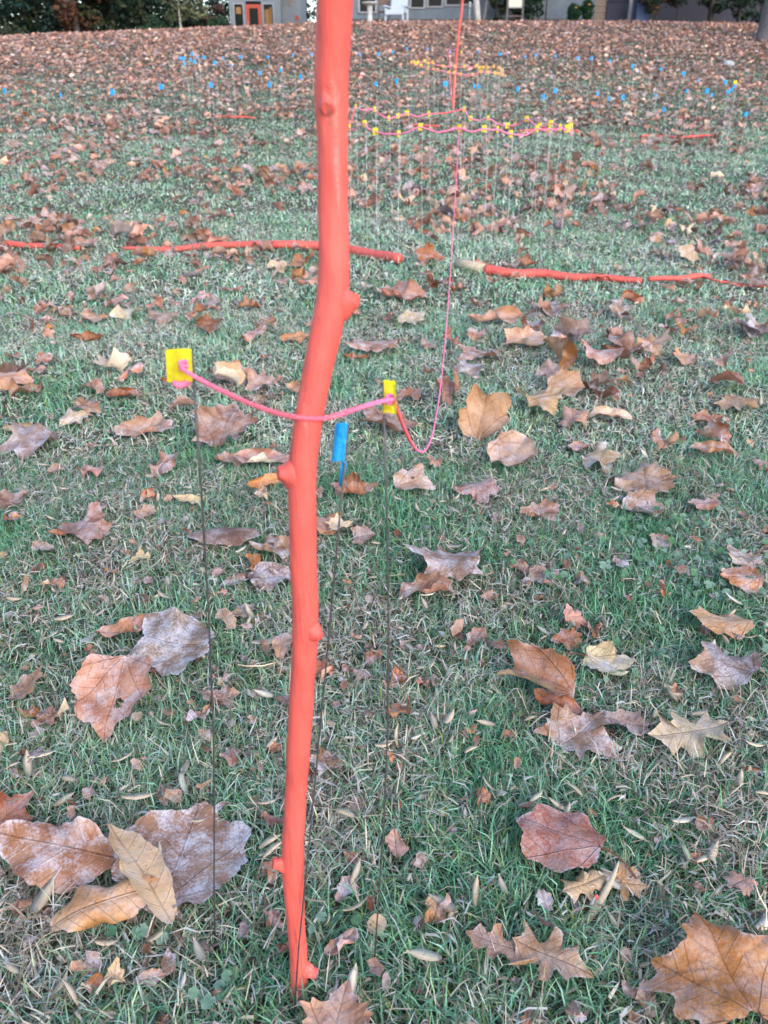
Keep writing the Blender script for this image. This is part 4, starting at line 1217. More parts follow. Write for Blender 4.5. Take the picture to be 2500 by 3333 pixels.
# ------------------------------------------------------------------ yarn
def yarn(path, r, label, group=None, fuzz=0, seg=10, per=8, mat='yarn', knots=()):
    pp = curve_pts(path, per)
    c = pp[0].copy()
    b = MB()
    if fuzz:
        # two twisted plies
        L = [0]
        for i in range(1, len(pp)): L.append(L[-1] + (pp[i] - pp[i - 1]).length)
        n = int(L[-1] / .0016)
        Lx = np.linspace(0, L[-1], n)
        arr = np.array(pp)
        dense = np.stack([np.interp(Lx, L, arr[:, k]) for k in range(3)], 1)
        for ph in (0, math.pi * 2 / 3, math.pi * 4 / 3):
            q_ = []
            for i in range(n):
                t = dense[min(i + 1, n - 1)] - dense[max(i - 1, 0)]
                t = Vector(t).normalized(); a = t.cross(Vector((0, 0, 1)));
                a = a.normalized() if a.length > .05 else Vector((1, 0, 0)); e = a.cross(t)
                w = Lx[i] / .011 * 2 * math.pi + ph
                q_.append(Vector(dense[i]) + (a * math.cos(w) + e * math.sin(w)) * r * .45 - c)
            b.tube(q_, r * .62, 7)
        for _ in range(fuzz):
            i = random.randrange(2, n - 2)
            d = Vector((random.gauss(0, 1), random.gauss(0, 1), random.gauss(0, 1))).normalized()
            s_ = Vector(dense[i]) - c
            t = Vector(dense[i + 1]) - Vector(dense[i])
            e = s_ + d * r * random.uniform(1.1, 1.9) + t.normalized() * random.uniform(-.003, .003)
            b.tube([s_, e], [.00014, .00008], 3, False)
    else:
        b.tube([p - c for p in pp], r, seg)
    o = b.build('yarn', M[mat], None, True)
    o.location = c
    for kp in knots:
        cp_ = [Vector(kp) - c + Vector((.0030 * math.cos(i * 1.15) + random.gauss(0, .0005), .0026 * math.sin(i * 1.15), .0034 * math.sin(i * .47 + 1))) for i in range(15)]
        MB().tube(curve_pts(cp_, 4), r * .65, 8).build('knot', M[mat], o, True)
    return tag(o, label, 'yarn', group)


p_l = at(592, 1198, .655)
p_l0 = at(600, 1206, .66)
front_of = at(1040, 1362, YB - .016)
p_r = at(1279, 1299, .655)
yarn([at(598, 1188, .662), p_l, at(650, 1235, .648), at(760, 1290, .625), at(870, 1335, .600), at(960, 1357, .585), front_of, at(1090, 1354, .588), at(1160, 1330, .615), at(1230, 1309, .642), p_r], .0018,
     'pink yarn strung from flag to flag across the orange branch', 'pink yarn lines', 1500, knots=(at(596, 1190, .66), at(1270, 1301, .665)))
# short loose end under the left flag
yarn([at(615, 1240, .668), at(600, 1250, .66), at(580, 1254, .657), at(568, 1246, .66)], .0026, 'short pink yarn end poking out below the left yellow flag', 'pink yarn lines', 120)
# the long sagging line to the middle ring
A = at(1281, 1300, .66); Bp = at(1495, 412, r2['near'][5].y - .01)
path = []
for i in range(41):
    t = (i / 40) ** 1.7
    p = A.lerp(Bp, t)
    p.z -= 4 * .675 * t * (1 - t) * (1 - .18 * t)
    path.append(p)
yarn(path, .0019, 'long pink yarn sagging from the right yellow flag to the middle ring', 'pink yarn lines', 900, per=3, mat='yarn_red')


def ring_yarn(res, C, r, label, sag):
    far = sorted(res['far'], key=lambda p: p.x); nearp = sorted(res['near'], key=lambda p: -p.x)
    loop = far + nearp + [far[0]]
    path = []
    for i in range(len(loop) - 1):
        a, b = loop[i], loop[i + 1]
        o = Vector((0, -.004, 0))
        path.append(a + o)
        if (a - b).length > .05:
            m = (a + b) / 2
            ctr = Vector((C[0], C[1], m.z)); out = (m - ctr)
            m = m + out * .02
            m.z -= sag * (a - b).length * random.uniform(.3, 1.2)
            path.append(m)
    path.append(loop[-1])
    yarn(path, r, label, 'pink yarn lines', 0, 8, 5)


ring_yarn(r2, C2, .0040, 'pink yarn ring tied through the flags in the middle distance', .10)
ring_yarn(r3, C3, .0062, 'pink yarn ring tied through the farthest flags', .05)

# far upright branch with its yarn
B3 = hit(1474, 352)
yb3 = B3.y
pts = [B3 + Vector((0, 0, -.05)), at(1477, 300, yb3), at(1482, 230, yb3), at(1488, 165, yb3), at(1494, 100, yb3), at(1501, 50, yb3), at(1505, 5, yb3), at(1509, -60, yb3), at(1514, -110, yb3)]
c = B3.copy()
far_b = empty('painted_branch', c, 'thin tall orange painted branch standing in the farthest yarn ring', 'branch')
MB().tube([p - c for p in curve_pts(pts, 4)], [.024] * 12 + [.02] * 21, 12).build('stem', M['paint'], far_b, True)
yarn([at(1490, 163, yb3 - .03), at(1475, 162.5, yb3 + .05), at(1463, 163.5, yb3 + .1), at(1464, 200, yb3 + .05), at(1466, 260, yb3), at(1470, 320, yb3 - .1), hit(1473, 350, .01)], .0062,
     'pink yarn hanging square beside the far upright branch', 'pink yarn lines', 0, 8, 5)

# ------------------------------------------------------------------ blue flags up the slope
BLUE = {
    'the far left cluster': [(585, 190, 9, 12), (597, 192, 11, 15), (600, 210, 8, 13), (620, 195, 7, 14), (625, 176, 11, 13), (633, 202, 11, 13), (643, 187, 6, 11), (664, 188, 10, 13), (699, 206, 11, 15)],
    'the row left of the branch': [(14, 297, 12, 23), (197, 312, 6, 20), (365, 302, 16, 22), (524, 284, 17, 20), (687, 278, 12, 20), (877, 278, 13, 19), (978, 252, 11, 18)],
    'the scattered far row left of the branch': [(725, 190, 8, 10), (754, 214, 6, 11), (783, 186, 10, 13), (847, 239, 10, 15), (872, 186, 8, 11), (914, 228, 9, 13), (952, 180, 7, 11), (1012, 176, 8, 12)],
    'the farthest row right of the branch': [(1172, 177, 7, 10), (1232, 176, 9, 11), (1278, 171, 9, 11), (1324, 159, 7, 11), (1392, 160, 6, 9), (1465, 170, 6, 10), (1557, 169, 7, 10), (1629, 177, 11, 12), (1710, 185, 8, 10), (1744, 181, 8, 10), (1809, 183, 8, 10), (1881, 190, 9, 13), (1926, 191, 10, 14), (1987, 200, 8, 11), (2060, 216, 11, 14), (2153, 226, 8, 12), (2227, 240, 12, 14), (2275, 262, 8, 10)],
    'the nearer row right of the branch': [(1225, 275, 9, 18), (1292, 265, 10, 20), (1452, 275, 17, 20), (1545, 281, 8, 16), (1559, 284, 10, 16), (1687, 291, 11, 18), (1770, 317, 11, 20), (1809, 297, 12, 19), (1946, 306, 11, 15), (1985, 323, 8, 18), (2029, 318, 12, 21), (2135, 312, 7, 11), (2162, 358, 10, 18), (2237, 297, 8, 14)],
    'the cluster near the right edge': [(2304, 298, 13, 19), (2317, 311, 10, 13), (2363, 269, 11, 17), (2373, 300, 10, 15), (2384, 293, 9, 16), (2393, 282, 10, 13), (2430, 374, 15, 19)],
}


def flag_from_pixel(col, px, py, w, h, label, group):
    Lw = .74
    lo, hi_ = 3.5, 30
    for _ in range(30):
        m = (lo + hi_) / 2
        p = at(px, py - h / 2, m)
        if p.z - float(ground(p.x, p.y)) < Lw: hi_ = m
        else: lo = m
        # the line of sight meets the flag height only once up the slope
    c = at(px, py, lo)
    k = zax(c) / F
    top = at(px + w * .4, py - h / 2, lo)
    B = Vector((top.x + random.gauss(0, .03), top.y + random.gauss(0, .03), 0)); B.z = float(ground(B.x, B.y))
    flag(col, top, w * k * .92, h * k * .74, label, 'marker flag', group, B, max(.0009, .0001 * lo), 'wire_far', -1, random.gauss(0, .25), .1)


for words_, lst in BLUE.items():
    for i, (px, py, w, h) in enumerate(sorted(lst)):
        sfx = {1: 'st', 2: 'nd', 3: 'rd'}.get((i + 1) % 10 if (i + 1) not in (11, 12, 13) else 0, 'th')
        flag_from_pixel('blue', px, py, w, h, 'blue wire flag, %d%s from the left in %s' % (i + 1, sfx, words_), 'blue wire flags up the slope')
flag_from_pixel('yellow', 2395, 269, 12, 14, 'lone yellow wire flag above the blue cluster near the right edge', None)
flag_from_pixel('yellow', 1502, 170, 6, 11, 'small yellow wire flag right of the far upright branch', None)

# pale stone, seed stalk
P = hit(2369, 216)
b = MB()
for _ in range(1):
    b.lathe(P, [(.05, -.02), (.13, .0), (.15, .05), (.11, .1), (.04, .125)], 14)
b.v = [x + Vector((random.gauss(0, .008), random.gauss(0, .008), random.gauss(0, .008))) for x in b.v]
tag(b.build('stone', M['stone'], None, True), 'whitish stone among the leaves at far right', 'stone')
A = hit(1265 * K, 1990 * K, .005); Bq = at(1337 * K, 1860 * K, A.y + .045)
root = empty('seed_stalk', A, 'pale dry seed stalk with a red tip, leaning at lower right', 'seed stalk')
pth = curve_pts([Vector((0, 0, 0)), (Bq - A) * .35 + Vector((.004, 0, 0)), (Bq - A) * .7 + Vector((.004, 0, .002)), Bq - A], 6)
MB().tube(pth, [.0052, .0056, .0058, .0058, .0055, .0052, .0050, .0047, .0045, .0042, .004, .0036, .0033, .003, .0027, .0023, .0019, .0015, .0008], 8).build('husk', M['wood_end'], root, True)
P = at(1288 * K, 1938 * K, A.y + .012) - A
MB().lathe(P, [(.0008, -.005), (.0028, -.002), (.003, .002), (.0008, .005)], 10).build('red_tip', M['paint'], root, True)
P = at(1279 * K, 1950 * K, A.y + .008) - A
MB().tube([P - Vector((.003, 0, .006)), P, P + Vector((.003, .001, .01))], [.001, .0024, .0006], 8).build('white_husk', M['white'], root, True)

# ------------------------------------------------------------------ plants of the background
def leaf_cloud(centres, n, size, cols, seed, flat=.5):
    """n leaf-shaped faces gathered round many small clumps. centres: (x, y, z, rx, ry, rz)"""
    r = np.random.default_rng(seed)
    C = np.array(centres, float)
    wts = (C[:, 3] * C[:, 4] * C[:, 5]) ** .67; wts /= wts.sum()
    ci = r.choice(len(C), n, p=wts)
    d = r.normal(0, 1, (n, 3)); d /= np.linalg.norm(d, axis=1)[:, None]
    rad = r.uniform(.35, 1.0, n) ** .5
    pos = C[ci, :3] + d * C[ci, 3:] * rad[:, None] * (1 + r.normal(0, .12, (n, 1)))
    nrm = d * .6 + r.normal(0, .6, (n, 3)); nrm[:, 2] += .3
    nrm /= np.linalg.norm(nrm, axis=1)[:, None]
    a = np.cross(nrm, r.normal(0, 1, (n, 3))); a /= np.linalg.norm(a, axis=1)[:, None]
    b = np.cross(nrm, a)
    s = (size * r.uniform(.6, 1.4, n))[:, None]
    V = np.stack([pos - a * s, pos - b * s * flat, pos + a * s, pos + b * s * flat], 1).reshape(-1, 3)
    cl = np.array(cols)
    cc = cl[r.integers(0, len(cl), n)] * r.uniform(.45, 1.05, (n, 1))
    tone = r.uniform(.7, 1.25, len(C))
    cc = cc * tone[ci][:, None]
    me = big_mesh('crown', V, np.arange(n * 4), np.arange(n) * 4, np.full(n, 4), np.repeat(cc, 4, 0))
    me.materials.append(M['foliage'])
    return me


def clumps(x, y, z0, z1, rx, n, seed, shape='egg'):
    r = random.Random(seed); out = []
    for _ in range(n):
        t = r.random(); z = z0 + (z1 - z0) * t
        w = rx * (math.sin(math.pi * min(1, .18 + .8 * t)) if shape == 'egg' else (1.05 - .9 * t))
        a = r.uniform(0, 6.28); q_ = math.sqrt(r.random()) * w
        s = rx * r.uniform(.2, .42)
        out.append((x + math.cos(a) * q_, y + math.sin(a) * q_, z, s, s, s * .7))
    return out


def plant(name, cat, label, px, Y, h, rx, cols, n, seed, z0=.1, trunk=.12, shape='egg', size=.09, group=None, bark='dark_bark', lean=0, nc=26, limbs=5):
    x = at(px, 60, Y).x
    g = float(ground(x, Y))
    root = empty(name, (x, Y, g), label, cat, group)
    r = random.Random(seed)
    t = MB()
    pts = [Vector((0, 0, -.1)), Vector((lean * .3 + r.gauss(0, .02), 0, h * .3)), Vector((lean * .6, r.gauss(0, .05), h * .6)), Vector((lean, 0, h * .92))]
    t.tube(curve_pts(pts, 4), [trunk * (1 - .8 * i / 12) for i in range(13)], 9)
    for k in range(limbs):
        u = r.uniform(.3, .85); p0 = Vector((lean * u, 0, h * u)); a = r.uniform(0, 6.28); l = rx * r.uniform(.5, .95)
        p1 = p0 + Vector((math.cos(a) * l, math.sin(a) * l, l * r.uniform(.2, .6)))
        t.tube([p0, (p0 + p1) / 2 + Vector((0, 0, -.05 * l)), p1], [trunk * .4, trunk * .28, trunk * .1], 6)
    t.build('trunk', M[bark], root, True)
    me = leaf_cloud(clumps(0, 0, z0, h, rx, nc, seed, shape), n, size, cols, seed)
    link('crown', me, None, root)
    return root


DKG = [(.020, .046, .030), (.014, .036, .026), (.028, .05, .026)]
TEAL = [(.012, .045, .038), (.016, .055, .044), (.02, .04, .03)]
OLV = [(.05, .065, .025), (.04, .05, .02), (.07, .075, .03), (.03, .05, .025)]
RED = [(.13, .05, .03), (.10, .045, .03), (.05, .04, .025), (.18, .07, .025)]
MID = [(.03, .085, .035), (.025, .07, .03), (.05, .09, .04)]
PALE = [(.16, .17, .08), (.20, .20, .10), (.12, .14, .07)]

plant('evergreen_tree', 'tree', 'darkest evergreen tree at the left edge of the woods', 20, 50, 7.5, 2.6, OLV, 5200, 201, z0=.0, nc=60, size=.12)
plant('evergreen_tree', 'tree', 'dark teal evergreen tree second from the left edge of the woods', 120, 51, 7.0, 2.3, TEAL, 5200, 202, z0=.0, nc=60, size=.12)
plant('evergreen_tree', 'tree', 'dark teal evergreen left of the reddish tree', 175, 53, 7.5, 2.2, TEAL, 5200, 203, z0=0, nc=55, size=.12)
plant('autumn_tree', 'tree', 'reddish-leaved tree with grey trunk in the dark woods', 245, 50, 6.5, 1.7, RED, 3200, 204, z0=.5, nc=40, size=.11, trunk=.22, bark='bark')
plant('evergreen_tree', 'tree', 'grey-trunked dark tree right of the reddish tree', 295, 52, 7.5, 2.0, DKG, 4200, 205, z0=.2, nc=50, size=.12, trunk=.25, bark='bark')
plant('evergreen_tree', 'tree', 'dark green tree with olive leaves, middle of the woods', 365, 51, 7.0, 2.2, OLV, 4600, 206, z0=.1, nc=50, size=.12)
plant('evergreen_tree', 'tree', 'dark conifer left of the young pale tree', 450, 52, 7.5, 2.3, DKG, 4800, 207, z0=0, nc=55, size=.12)
plant('evergreen_tree', 'tree', 'dark conifer right behind the young pale tree', 545, 54, 8, 2.3, DKG, 4800, 208, z0=.2, nc=55, size=.12)
plant('evergreen_tree', 'tree', 'dark bushy tree between the young pale tree and the shed', 655, 54, 7, 2.2, DKG, 4400, 209, z0=.0, nc=50, size=.12)
plant('evergreen_tree', 'tree', 'high-branched tree beside the sky gap left of the shed', 712, 57, 6.5, 1.5, MID, 1600, 210, z0=2.0, nc=30, size=.12)
plant('young_tree', 'tree', 'young pale green tree with a thin grey trunk before the woods', 587, 42, 4.2, 1.25, PALE, 1700, 211, z0=.95, nc=34, size=.085, trunk=.055, bark='pale_bark', group=None)
plant('shrub', 'shrub', 'low bluish green shrub at the young pale tree', 500, 46, 1.4, 1.2, MID, 1500, 212, z0=0, nc=18, size=.08, trunk=.04)
plant('shrub', 'shrub', 'low green shrub at the left corner of the shed', 712, 47, 1.25, .85, MID, 1500, 213, z0=.0, nc=16, size=.07, trunk=.04)
plant('shrub', 'shrub', 'pinkish brown autumn shrub left of the shed', 712, 50, 2.0, .8, [(.16, .085, .085), (.12, .07, .06), (.2, .1, .07)], 900, 214, z0=.6, nc=16, size=.08, trunk=.04)
plant('shrub', 'shrub', 'olive undergrowth shrub at the left end of the woods', 60, 46, 1.2, 1.6, OLV, 1600, 215, z0=0, nc=16, size=.09, trunk=.04)
plant('bare_tree', 'tree', 'grey-trunked tree against the bright sky right of the shed', 995, 62, 8, 2.0, RED + OLV, 700, 216, z0=1.2, nc=40, size=.11, trunk=.16, bark='bark')
plant('bare_tree', 'tree', 'thin tree right of the bright sky gap beside the branch', 1045, 60, 7, 1.6, OLV, 700, 217, z0=.2, nc=40, size=.11, trunk=.1, bark='bark')


def woods():
    C = []
    for i in range(220):
        px = random.uniform(-500, 690)
        Y = random.uniform(58, 66)
        p = at(px, 60, Y)
        C.append((p.x, Y, float(ground(p.x, Y)) + random.uniform(0, 8), 1.4, 1.2, 1.1))
    for i in range(90):
        px = random.uniform(1060, 3000); Y = random.uniform(62, 68); p = at(px, 60, Y)
        C.append((p.x, Y, float(ground(p.x, Y)) + random.uniform(0, 7), 1.4, 1.2, 1.1))
    me = leaf_cloud(C, 26000, .22, DKG + OLV, 77)
    tag(link('woods', me), 'dark mass of distant woods behind the lawn', kind='stuff')


woods()

# ------------------------------------------------------------------ garden shed
def X(px, Y): return at(px, 60, Y).x


YS = 50.0
xl, xr = X(748, YS), X(915, YS)
gs = float(ground((xl + xr) / 2, YS))
shed = empty('garden_shed', ((xl + xr) / 2, YS, gs), 'pale grey garden shed with an orange door and dark windows', 'shed')
ox, oy, oz = shed.location
wS = xr - xl


def bx(x0, x1, y0, y1, z0, z1): return ((x0 + x1) / 2 - ox, (y0 + y1) / 2 - oy, (z0 + z1) / 2 - oz), (abs(x1 - x0), abs(y1 - y0), abs(z1 - z0))


xd0, xd1 = X(802, YS), X(852, YS)
xw = [(X(765, YS), X(792, YS)), (X(860, YS), X(889, YS))]
ztop = at(800, 4, YS).z
zw = at(800, 14, YS).z
dt = zw
Htot = gs + 2.9
front = MB()
edges = [xl, xw[0][0], xw[0][1], xd0, xd1, xw[1][0], xw[1][1], xr]
for i in (0, 2, 4, 6):
    front.box(*bx(edges[i], edges[i + 1], YS, YS + .14, gs - .2, zw))
front.box(*bx(xl, xr, YS, YS + .14, ztop, Htot))
front.box(*bx(edges[1], edges[2], YS + .01, YS + .13, zw, ztop)); front.box(*bx(edges[5], edges[6], YS + .01, YS + .13, zw, ztop))
for i in (0, 2, 4, 6): front.box(*bx(edges[i], edges[i + 1], YS + .005, YS + .135, zw, ztop))
for a, b in xw: front.box(*bx(a, b, YS + .01, YS + .13, gs - .2, gs + .55))
# return wall set back to the right, with the back and far walls
xs = X(985, YS + 1.6)
front.box(*bx(xr, xs, YS + .9, YS + 1.04, gs - .2, Htot + .4))
front.box(*bx(xr - .1, xr + .002, YS + .14, YS + .9, gs - .2, Htot))
front.box(*bx(xl, xl + .12, YS + .14, YS + 4, gs - .2, Htot)); front.box(*bx(xl, xs, YS + 4, YS + 4.12, gs - .2, Htot)); front.box(*bx(xs - .12, xs, YS + 1.04, YS + 4, gs - .2, Htot))
front.build('wall', M['shed_wall'], shed)
MB().box(*bx(xl - .3, xs + .3, YS - .35, YS + 4.4, Htot + .42, Htot + .56)).build('roof', M['roof'], shed)
dr = MB()
zb = gs
dr.box(*bx(xd0, xd0 + .17, YS - .03, YS + .03, zb, dt)).box(*bx(xd1 - .17, xd1, YS - .03, YS + .03, zb, dt)).box(*bx(xd0 + .17, xd1 - .17, YS - .03, YS + .03, dt - .17, dt)).box(*bx(xd0 + .17, xd1 - .17, YS - .03, YS + .03, zb, zb + .4))
door = dr.build('door', M['door'], shed)
MB().box(*bx(xd0 + .17, xd1 - .17, YS + .0, YS + .02, zb + .4, dt - .17)).build('pane', M['glass'], door)
MB().box(*bx(xd0 + .05, xd0 + .1, YS - .07, YS - .03, zb + 1.22, zb + 1.3)).build('handle', M['trim'], door)
for i, (a, b) in enumerate(xw):
    wf = MB().box(*bx(a - .06, b + .06, YS - .03, YS - .002, zw, zw + .07)).box(*bx(a - .06, a, YS - .03, YS - .002, gs + .55, zw)).box(*bx(b, b + .06, YS - .03, YS - .002, gs + .55, zw)).build('window', M['trim'], shed)
    MB().box(*bx(a, b, YS + .06, YS + .08, gs + .55, zw)).build('pane', M['glass'], wf)
    if i == 0:
        MB().box(*bx(a + .06, b - .1, YS + .045, YS + .058, zw - .42, zw - .12)).build('interior_board', M['inner'], wf)  # stands for boards inside; the orange window light is put into their colour
    else:
        MB().box(*bx(a + .04, b - .18, YS + .045, YS + .058, zw - .95, zw - .22)).box(*bx(b - .15, b - .06, YS + .04, YS + .058, zw - 1.05, zw - .12)).build('interior_board', M['inner'], wf)
for px, py in ((920, 10), (945, 10), (967, 58)):
    p = at(px, py, YS + .88)
    MB().box((p.x - ox, p.y - oy, p.z - oz), (.16, .03, .22)).box((p.x - ox, p.y - .02 - oy, p.z - oz), (.07, .02, .1)).build('wall_ornament', M['tan_board'] if px != 967 else M['door'], shed)

# ------------------------------------------------------------------ house
YH = 38.5
hx0, hx1 = X(1100, YH), X(2750, YH)
gh = float(ground(X(1500, YH), YH))
house = empty('house', (X(1500, YH), YH, gh), 'blue-grey house with a row of dark windows beyond the lawn', 'house')
ox, oy, oz = house.location
HT = gh + 3.0


def zpx(py, Y=YH): return at(1400, py, Y).z


wins = [(1172, 1221, 38, True), (1283, 1323, 16, False), (1338, 1378, 24, False), (1394, 1436, 20, False), (1452, 1494, 15, False), (1499, 1543, 13, False)]
zf = zpx(62)
wall = MB()
prev = hx0
for a, b, sy, dr_ in wins:
    xa, xb = X(a, YH), X(b, YH)
    zs = zpx(sy)
    wall.box(*bx(prev, xa, YH, YH + .2, zf, HT))
    wall.box(*bx(xa, xb, YH, YH + .2, zf, zs))
    wall.box(*bx(xa, xb, YH, YH + .2, zs + 1.15, HT))
    prev = xb
xsd = X(1933, YH)
wall.box(*bx(prev, xsd, YH, YH + .2, zf, HT))
wall.box(*bx(hx0, hx0 + .2, YH + .2, YH + 8, zf, HT)); wall.box(*bx(hx0, hx1, YH + 8, YH + 8.2, zf, HT))
wall.build('wall', M['siding'], house)
for a, b, sy, dr_ in wins:
    xa, xb = X(a, YH), X(b, YH); zs = zpx(sy)
    f = MB()
    f.box(*bx(xa - .07, xa, YH - .03, YH - .002, zs, zs + 1.15)).box(*bx(xb, xb + .07, YH - .03, YH - .002, zs, zs + 1.15)).box(*bx(xa - .07, xb + .07, YH - .05, YH - .002, zs - .05, zs)).box(*bx(xa - .07, xb + .07, YH - .03, YH - .002, zs + 1.15, zs + 1.22))
    wf = f.build('window', M['trim'], house)
    MB().box(*bx(xa, xb, YH + .06, YH + .08, zs, zs + 1.15)).build('pane', M['glass'], wf)
MB().box(*bx(hx0 - .02, xsd, YH - .06, YH + .22, gh - .3, zf)).build('foundation', M['found'], house)
MB().box(*bx(X(2050, YH), hx1, YH + 1.5, YH + 1.7, zf, HT)).build('shaded_wall', M['screen'], house)  # same house wall; its shade is put into the colour as dark slate
MB().box(*bx(X(2050, YH), hx1, YH + 1.46, YH + 1.72, gh - .3, zf)).build('foundation', M['found'], house)
sd = MB()
xse = X(1970, YH)
zz = gh - .1
while zz < HT:
    sd.box(*bx(xsd, xse, YH - .02 - .02 * (int(zz * 10) % 2) , YH + .18, zz, zz + .085)); zz += .105
sd.box(*bx(xsd, xse, YH + .05, YH + .16, gh - .2, HT))
sd.build('siding', M['tan_board'], house)
MB().box(*bx(X(1970, YH), X(2038, YH), YH - .12, YH + .1, gh - .2, zpx(4))).box(*bx(X(1966, YH), X(2040, YH), YH - .16, YH - .12, zpx(6), zpx(3))).box(*bx(X(1970, YH), X(2038, YH), YH + .1, YH + .2, gh - .2, HT)).build('screen_panel', M['screen'], house)
MB().box(*bx(X(2039, YH), X(2050, YH), YH - .2, YH + .02, gh - .3, HT)).build('post', M['white'], house)
rf = MB()
n0 = len(rf.v)
for x in (hx0 - .5, hx1 + .5):
    for y, z in ((YH - .6, HT), (YH + 4, HT + 2.0), (YH + 8.8, HT), (YH - .6, HT + .14), (YH + 4, HT + 2.15), (YH + 8.8, HT + .14)):
        rf.v.append(Vector((x - ox, y - oy, z - oz)))
for a, b in ((0, 1), (1, 2), (5, 4), (4, 3), (3, 0), (2, 5)):
    rf.f.append((a, b, b + 6, a + 6))
rf.f += [(0, 3, 4, 1), (1, 4, 5, 2), (6, 7, 10, 9), (7, 8, 11, 10)]
rf.build('roof', M['roof'], house)

# ------------------------------------------------------------------ things in front of the house
# white armchair
Yc = 36.6
xc = X(1291, Yc); gc = float(ground(xc, Yc))
ch = empty('garden_chair', (xc, Yc, gc), 'white garden armchair standing before the house windows', 'chair', rz=math.radians(-18))
z0 = .02
bk = MB(); bk.tube([(-.36, -.36, 0), (-.36, -.3, .5)], .035, 8).tube([(.36, -.36, 0), (.36, -.3, .5)], .035, 8)
for sx in (-1, 1):
    for sy in (-1, 1):
        MB().box((sx * .34, sy * .3, .26), (.06, .06, .56)).build('leg', M['chair'], ch, bevel=.01)
    MB().box((sx * .36, -.02, .60), (.10, .72, .05)).build('armrest', M['chair'], ch, bevel=.02)
MB().box((0, -.02, .43), (.66, .66, .11)).build('seat', M['chair'], ch, bevel=.03)
sb = MB()
for t in np.linspace(0, 1, 8):
    sb.box((0, .28 + .16 * t, .5 + .48 * t), (.64, .05, .078))
sb.build('backrest', M['chair'], ch, bevel=.01)
MB().box((0, -.36, .36), (.66, .04, .1)).build('apron', M['chair'], ch, bevel=.01)
# brown folding chair behind it
xc = X(1250, 37.2); gc = float(ground(xc, 37.2))
bc = empty('folding_chair', (xc, 37.2, gc), 'brown folding chair half behind the white armchair', 'chair')
for sx in (-1, 1):
    MB().tube([(sx * .2, -.25, 0), (sx * .2, .3, .95)], .022, 6).build('leg', M['rust_metal'], bc, True)
    MB().tube([(sx * .2, .3, 0), (sx * .2, -.22, .5)], .022, 6).build('leg', M['rust_metal'], bc, True)
MB().box((0, -.02, .46), (.38, .4, .04)).build('seat', M['rust_metal'], bc, bevel=.01)
MB().box((0, .26, .82), (.38, .03, .24)).build('backrest', M['rust_metal'], bc, bevel=.01)
# bird bath
xb_ = X(1204, 36.9); gb = float(ground(xb_, 36.9))
bb = empty('bird_bath', (xb_, 36.9, gb), 'concrete bird bath on a pedestal before the dark house window', 'bird bath')
MB().lathe((0, 0, 0), [(.22, -.05), (.2, .06), (.11, .12), (.09, .4), (.12, .62), (.13, .64)], 18).build('pedestal', M['concrete'], bb, True)
MB().lathe((0, 0, .64), [(.1, 0), (.24, .05), (.31, .1), (.31, .125), (.27, .12), (.12, .07), (.02, .06)], 22).build('basin', M['concrete'], bb, True)
# garden lamp
xl_ = X(1528, 36.3); gl = float(ground(xl_, 36.3))
gl_ = empty('garden_lamp', (xl_, 36.3, gl), 'thin garden post with a small pale head before the house', 'garden lamp')
MB().tube([(0, 0, -.1), (0, 0, .52)], .02, 8).build('post', M['pale_bark'], gl_, True)
MB().lathe((0, 0, .5), [(.02, 0), (.06, .02), (.07, .07), (.05, .1)], 12).build('head', M['white'], gl_, True)
MB().lathe((0, 0, .6), [(.05, 0), (.055, .08), (.02, .12)], 12).build('cap', M['pale_bark'], gl_, True)
# notice board frame
Yn = 36.2
xa, xb2 = X(1650, Yn), X(1700, Yn); gn = float(ground((xa + xb2) / 2, Yn))
nb_ = empty('notice_board', ((xa + xb2) / 2, Yn, gn), 'two-post wooden stand holding a blank cream panel', 'notice board')
w2 = (xb2 - xa) / 2
zn = at(1675, 22, Yn).z - gn
for s in (-1, 1): MB().box((s * w2, 0, .62), (.07, .08, 1.4)).build('post', M['bark'], nb_)
MB().box((0, 0, zn + .35), (2 * w2 - .08, .03, .70)).build('panel', M['cream'], nb_)
MB().box((0, -.005, zn - .025), (2 * w2 - .075, .05, .04)).build('ledge', M['trim'], nb_)
MB().box((0, 0, zn - .30), (2 * w2 - .075, .04, .04)).build('crossbar', M['rust_metal'], nb_)

plant('birch_tree', 'tree', 'pale-barked tree with leaning twin stem before the house corner', 1558, 36.2, 6.0, 1.5, PALE, 1500, 301, z0=2.6, nc=30, size=.1, trunk=.13, bark='pale_bark', lean=-.75)
bt = [o for o in COL.objects if o.get('label', '').startswith('pale-barked tree')][0]
MB().tube(curve_pts([Vector((.14, .05, -.1)), Vector((.22, .05, .35)), Vector((.26, .05, .8)), Vector((.3, .05, 2.2)), Vector((.5, .1, 4))], 4), [.075 - .0035 * i for i in range(17)], 9).build('second_stem', M['bark'], bt, True)
plant('shrub', 'shrub', 'dark bushy evergreen left of the notice board', 1612, 37.6, 2.6, .55, DKG + OLV, 1900, 302, z0=0, nc=24, size=.06, trunk=.04)
plant('shrub', 'shrub', 'dark olive bush behind the notice board panel', 1678, 37.9, 2.4, .5, DKG + OLV, 1500, 303, z0=0, nc=22, size=.06, trunk=.04)
plant('shrub', 'shrub', 'airy dark green bush with thin stems right of the notice board', 1735, 37.4, 2.4, .6, DKG + MID, 1200, 304, z0=.3, nc=22, size=.06, trunk=.03, limbs=9)
plant('shrub', 'shrub', 'high dark bush against the house wall left of the clipped shrubs', 1775, 37.6, 2.6, .55, DKG, 900, 305, z0=.75, nc=22, size=.06, trunk=.03, limbs=9)


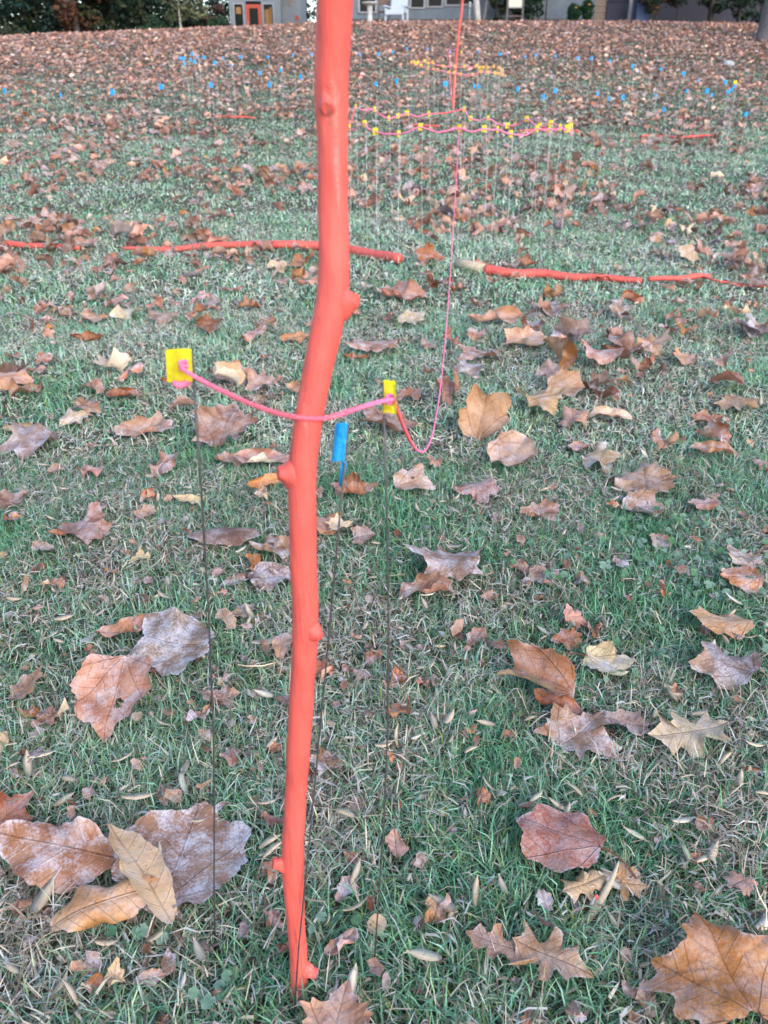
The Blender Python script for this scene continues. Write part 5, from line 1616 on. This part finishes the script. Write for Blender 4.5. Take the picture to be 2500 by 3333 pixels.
def clipped(px, r, zc, label, seed):
    Y = 37.0
    x = X(px, Y); g = float(ground(x, Y))
    root = empty('clipped_shrub', (x, Y, g), label, 'shrub', 'clipped round shrubs')
    MB().tube([(0, 0, -.05), (0, 0, zc)], .03, 7).build('trunk', M['dark_bark'], root, True)
    rr = random.Random(seed); C = []
    for k in range(60):
        d = Vector((rr.gauss(0, 1), rr.gauss(0, 1), rr.gauss(0, 1))).normalized()
        C.append((d.x * r * .72, d.y * r * .72, zc + d.z * r * 1.0, r * .3, r * .3, r * .3))
    C.append((0, 0, zc * .5, r * .7, r * .7, zc * .5)); C.append((0, 0, zc, r * .7, r * .7, r * .9))
    link('crown', leaf_cloud(C, 3600, .028, [(.02, .085, .03), (.014, .06, .022), (.03, .10, .035)], seed), None, root)
    MB().box((0.02, -r * .9, zc + r * .55), (.1, .05, .06)).build('caught_leaf', M['inner'], root, bevel=.01)


clipped(1866, .28, .40, 'left one of the two clipped round green shrubs by the wall', 41)
clipped(1908, .29, .50, 'right and taller one of the two clipped round green shrubs', 42)
xq = X(2085, 37.8); gq = float(ground(xq, 37.8))
bn = empty('wheeled_bin', (xq, 37.8, gq), 'dark blue bin in the shade right of the white post', 'bin')
MB().box((0, 0, .42), (.5, .5, .84)).build('body', M['blue_bin'], bn, bevel=.03)
MB().box((0, 0, .87), (.54, .56, .06)).build('lid', M['blue_bin'], bn, bevel=.02)
plant('shrub', 'shrub', 'dark shrub with bright green top right of the white post', 2135, 37.2, 2.4, .8, DKG + MID + RED, 1900, 311, z0=.45, nc=26, size=.06, trunk=.06, limbs=8)
plant('shrub', 'shrub', 'thin-stemmed dark shrub between the green-topped and thick-trunked shrubs', 2205, 37.0, 2.2, .7, DKG, 900, 312, z0=.65, nc=20, size=.06, trunk=.04, limbs=8)
plant('shrub', 'shrub', 'thick-trunked dark shrub before the low house wall at right', 2315, 36.8, 2.6, .7, DKG, 1500, 313, z0=.5, nc=22, size=.06, trunk=.13, limbs=8)
plant('shrub', 'shrub', 'dense green shrub left of the grey trunk at the right edge', 2405, 36.8, 2.6, .75, MID + DKG, 2400, 314, z0=.3, nc=28, size=.06, trunk=.06, limbs=8)
plant('shrub', 'shrub', 'dark shrub hidden behind the grey trunk at the right edge', 2475, 37.0, 2.4, .7, DKG, 1500, 315, z0=.0, nc=22, size=.06, trunk=.06)
# big grey trunk at the right edge
Pt = hit(2502, 132)
x = Pt.x; Yt = Pt.y; gt = float(ground(x, Yt))
tr = empty('shade_tree', (x, Yt, gt), 'thick smooth grey tree trunk cut by the right edge', 'tree')
R_ = 40 * zax(Pt) / F
tp = [Vector((0, 0, -.1)), Vector((.0, 0, .25)), Vector((0.01, 0, .8)), Vector((.05, 0, 2)), Vector((.1, .1, 4)), Vector((.0, .3, 7))]
MB().tube(curve_pts(tp, 5), list(np.interp(np.arange(26), [0, 5, 10, 25], [R_ * 1.35, R_ * 1.02, R_ * .92, R_ * .45])), 20).build('trunk', M['bark'], tr, True)
link('crown', leaf_cloud(clumps(0, 0, 4.2, 9, 3.2, 60, 91), 5000, .1, RED + OLV, 91), None, tr)

print('things', len([o for o in COL.objects if o.parent is None]), 'leaves', len(leaf_list))
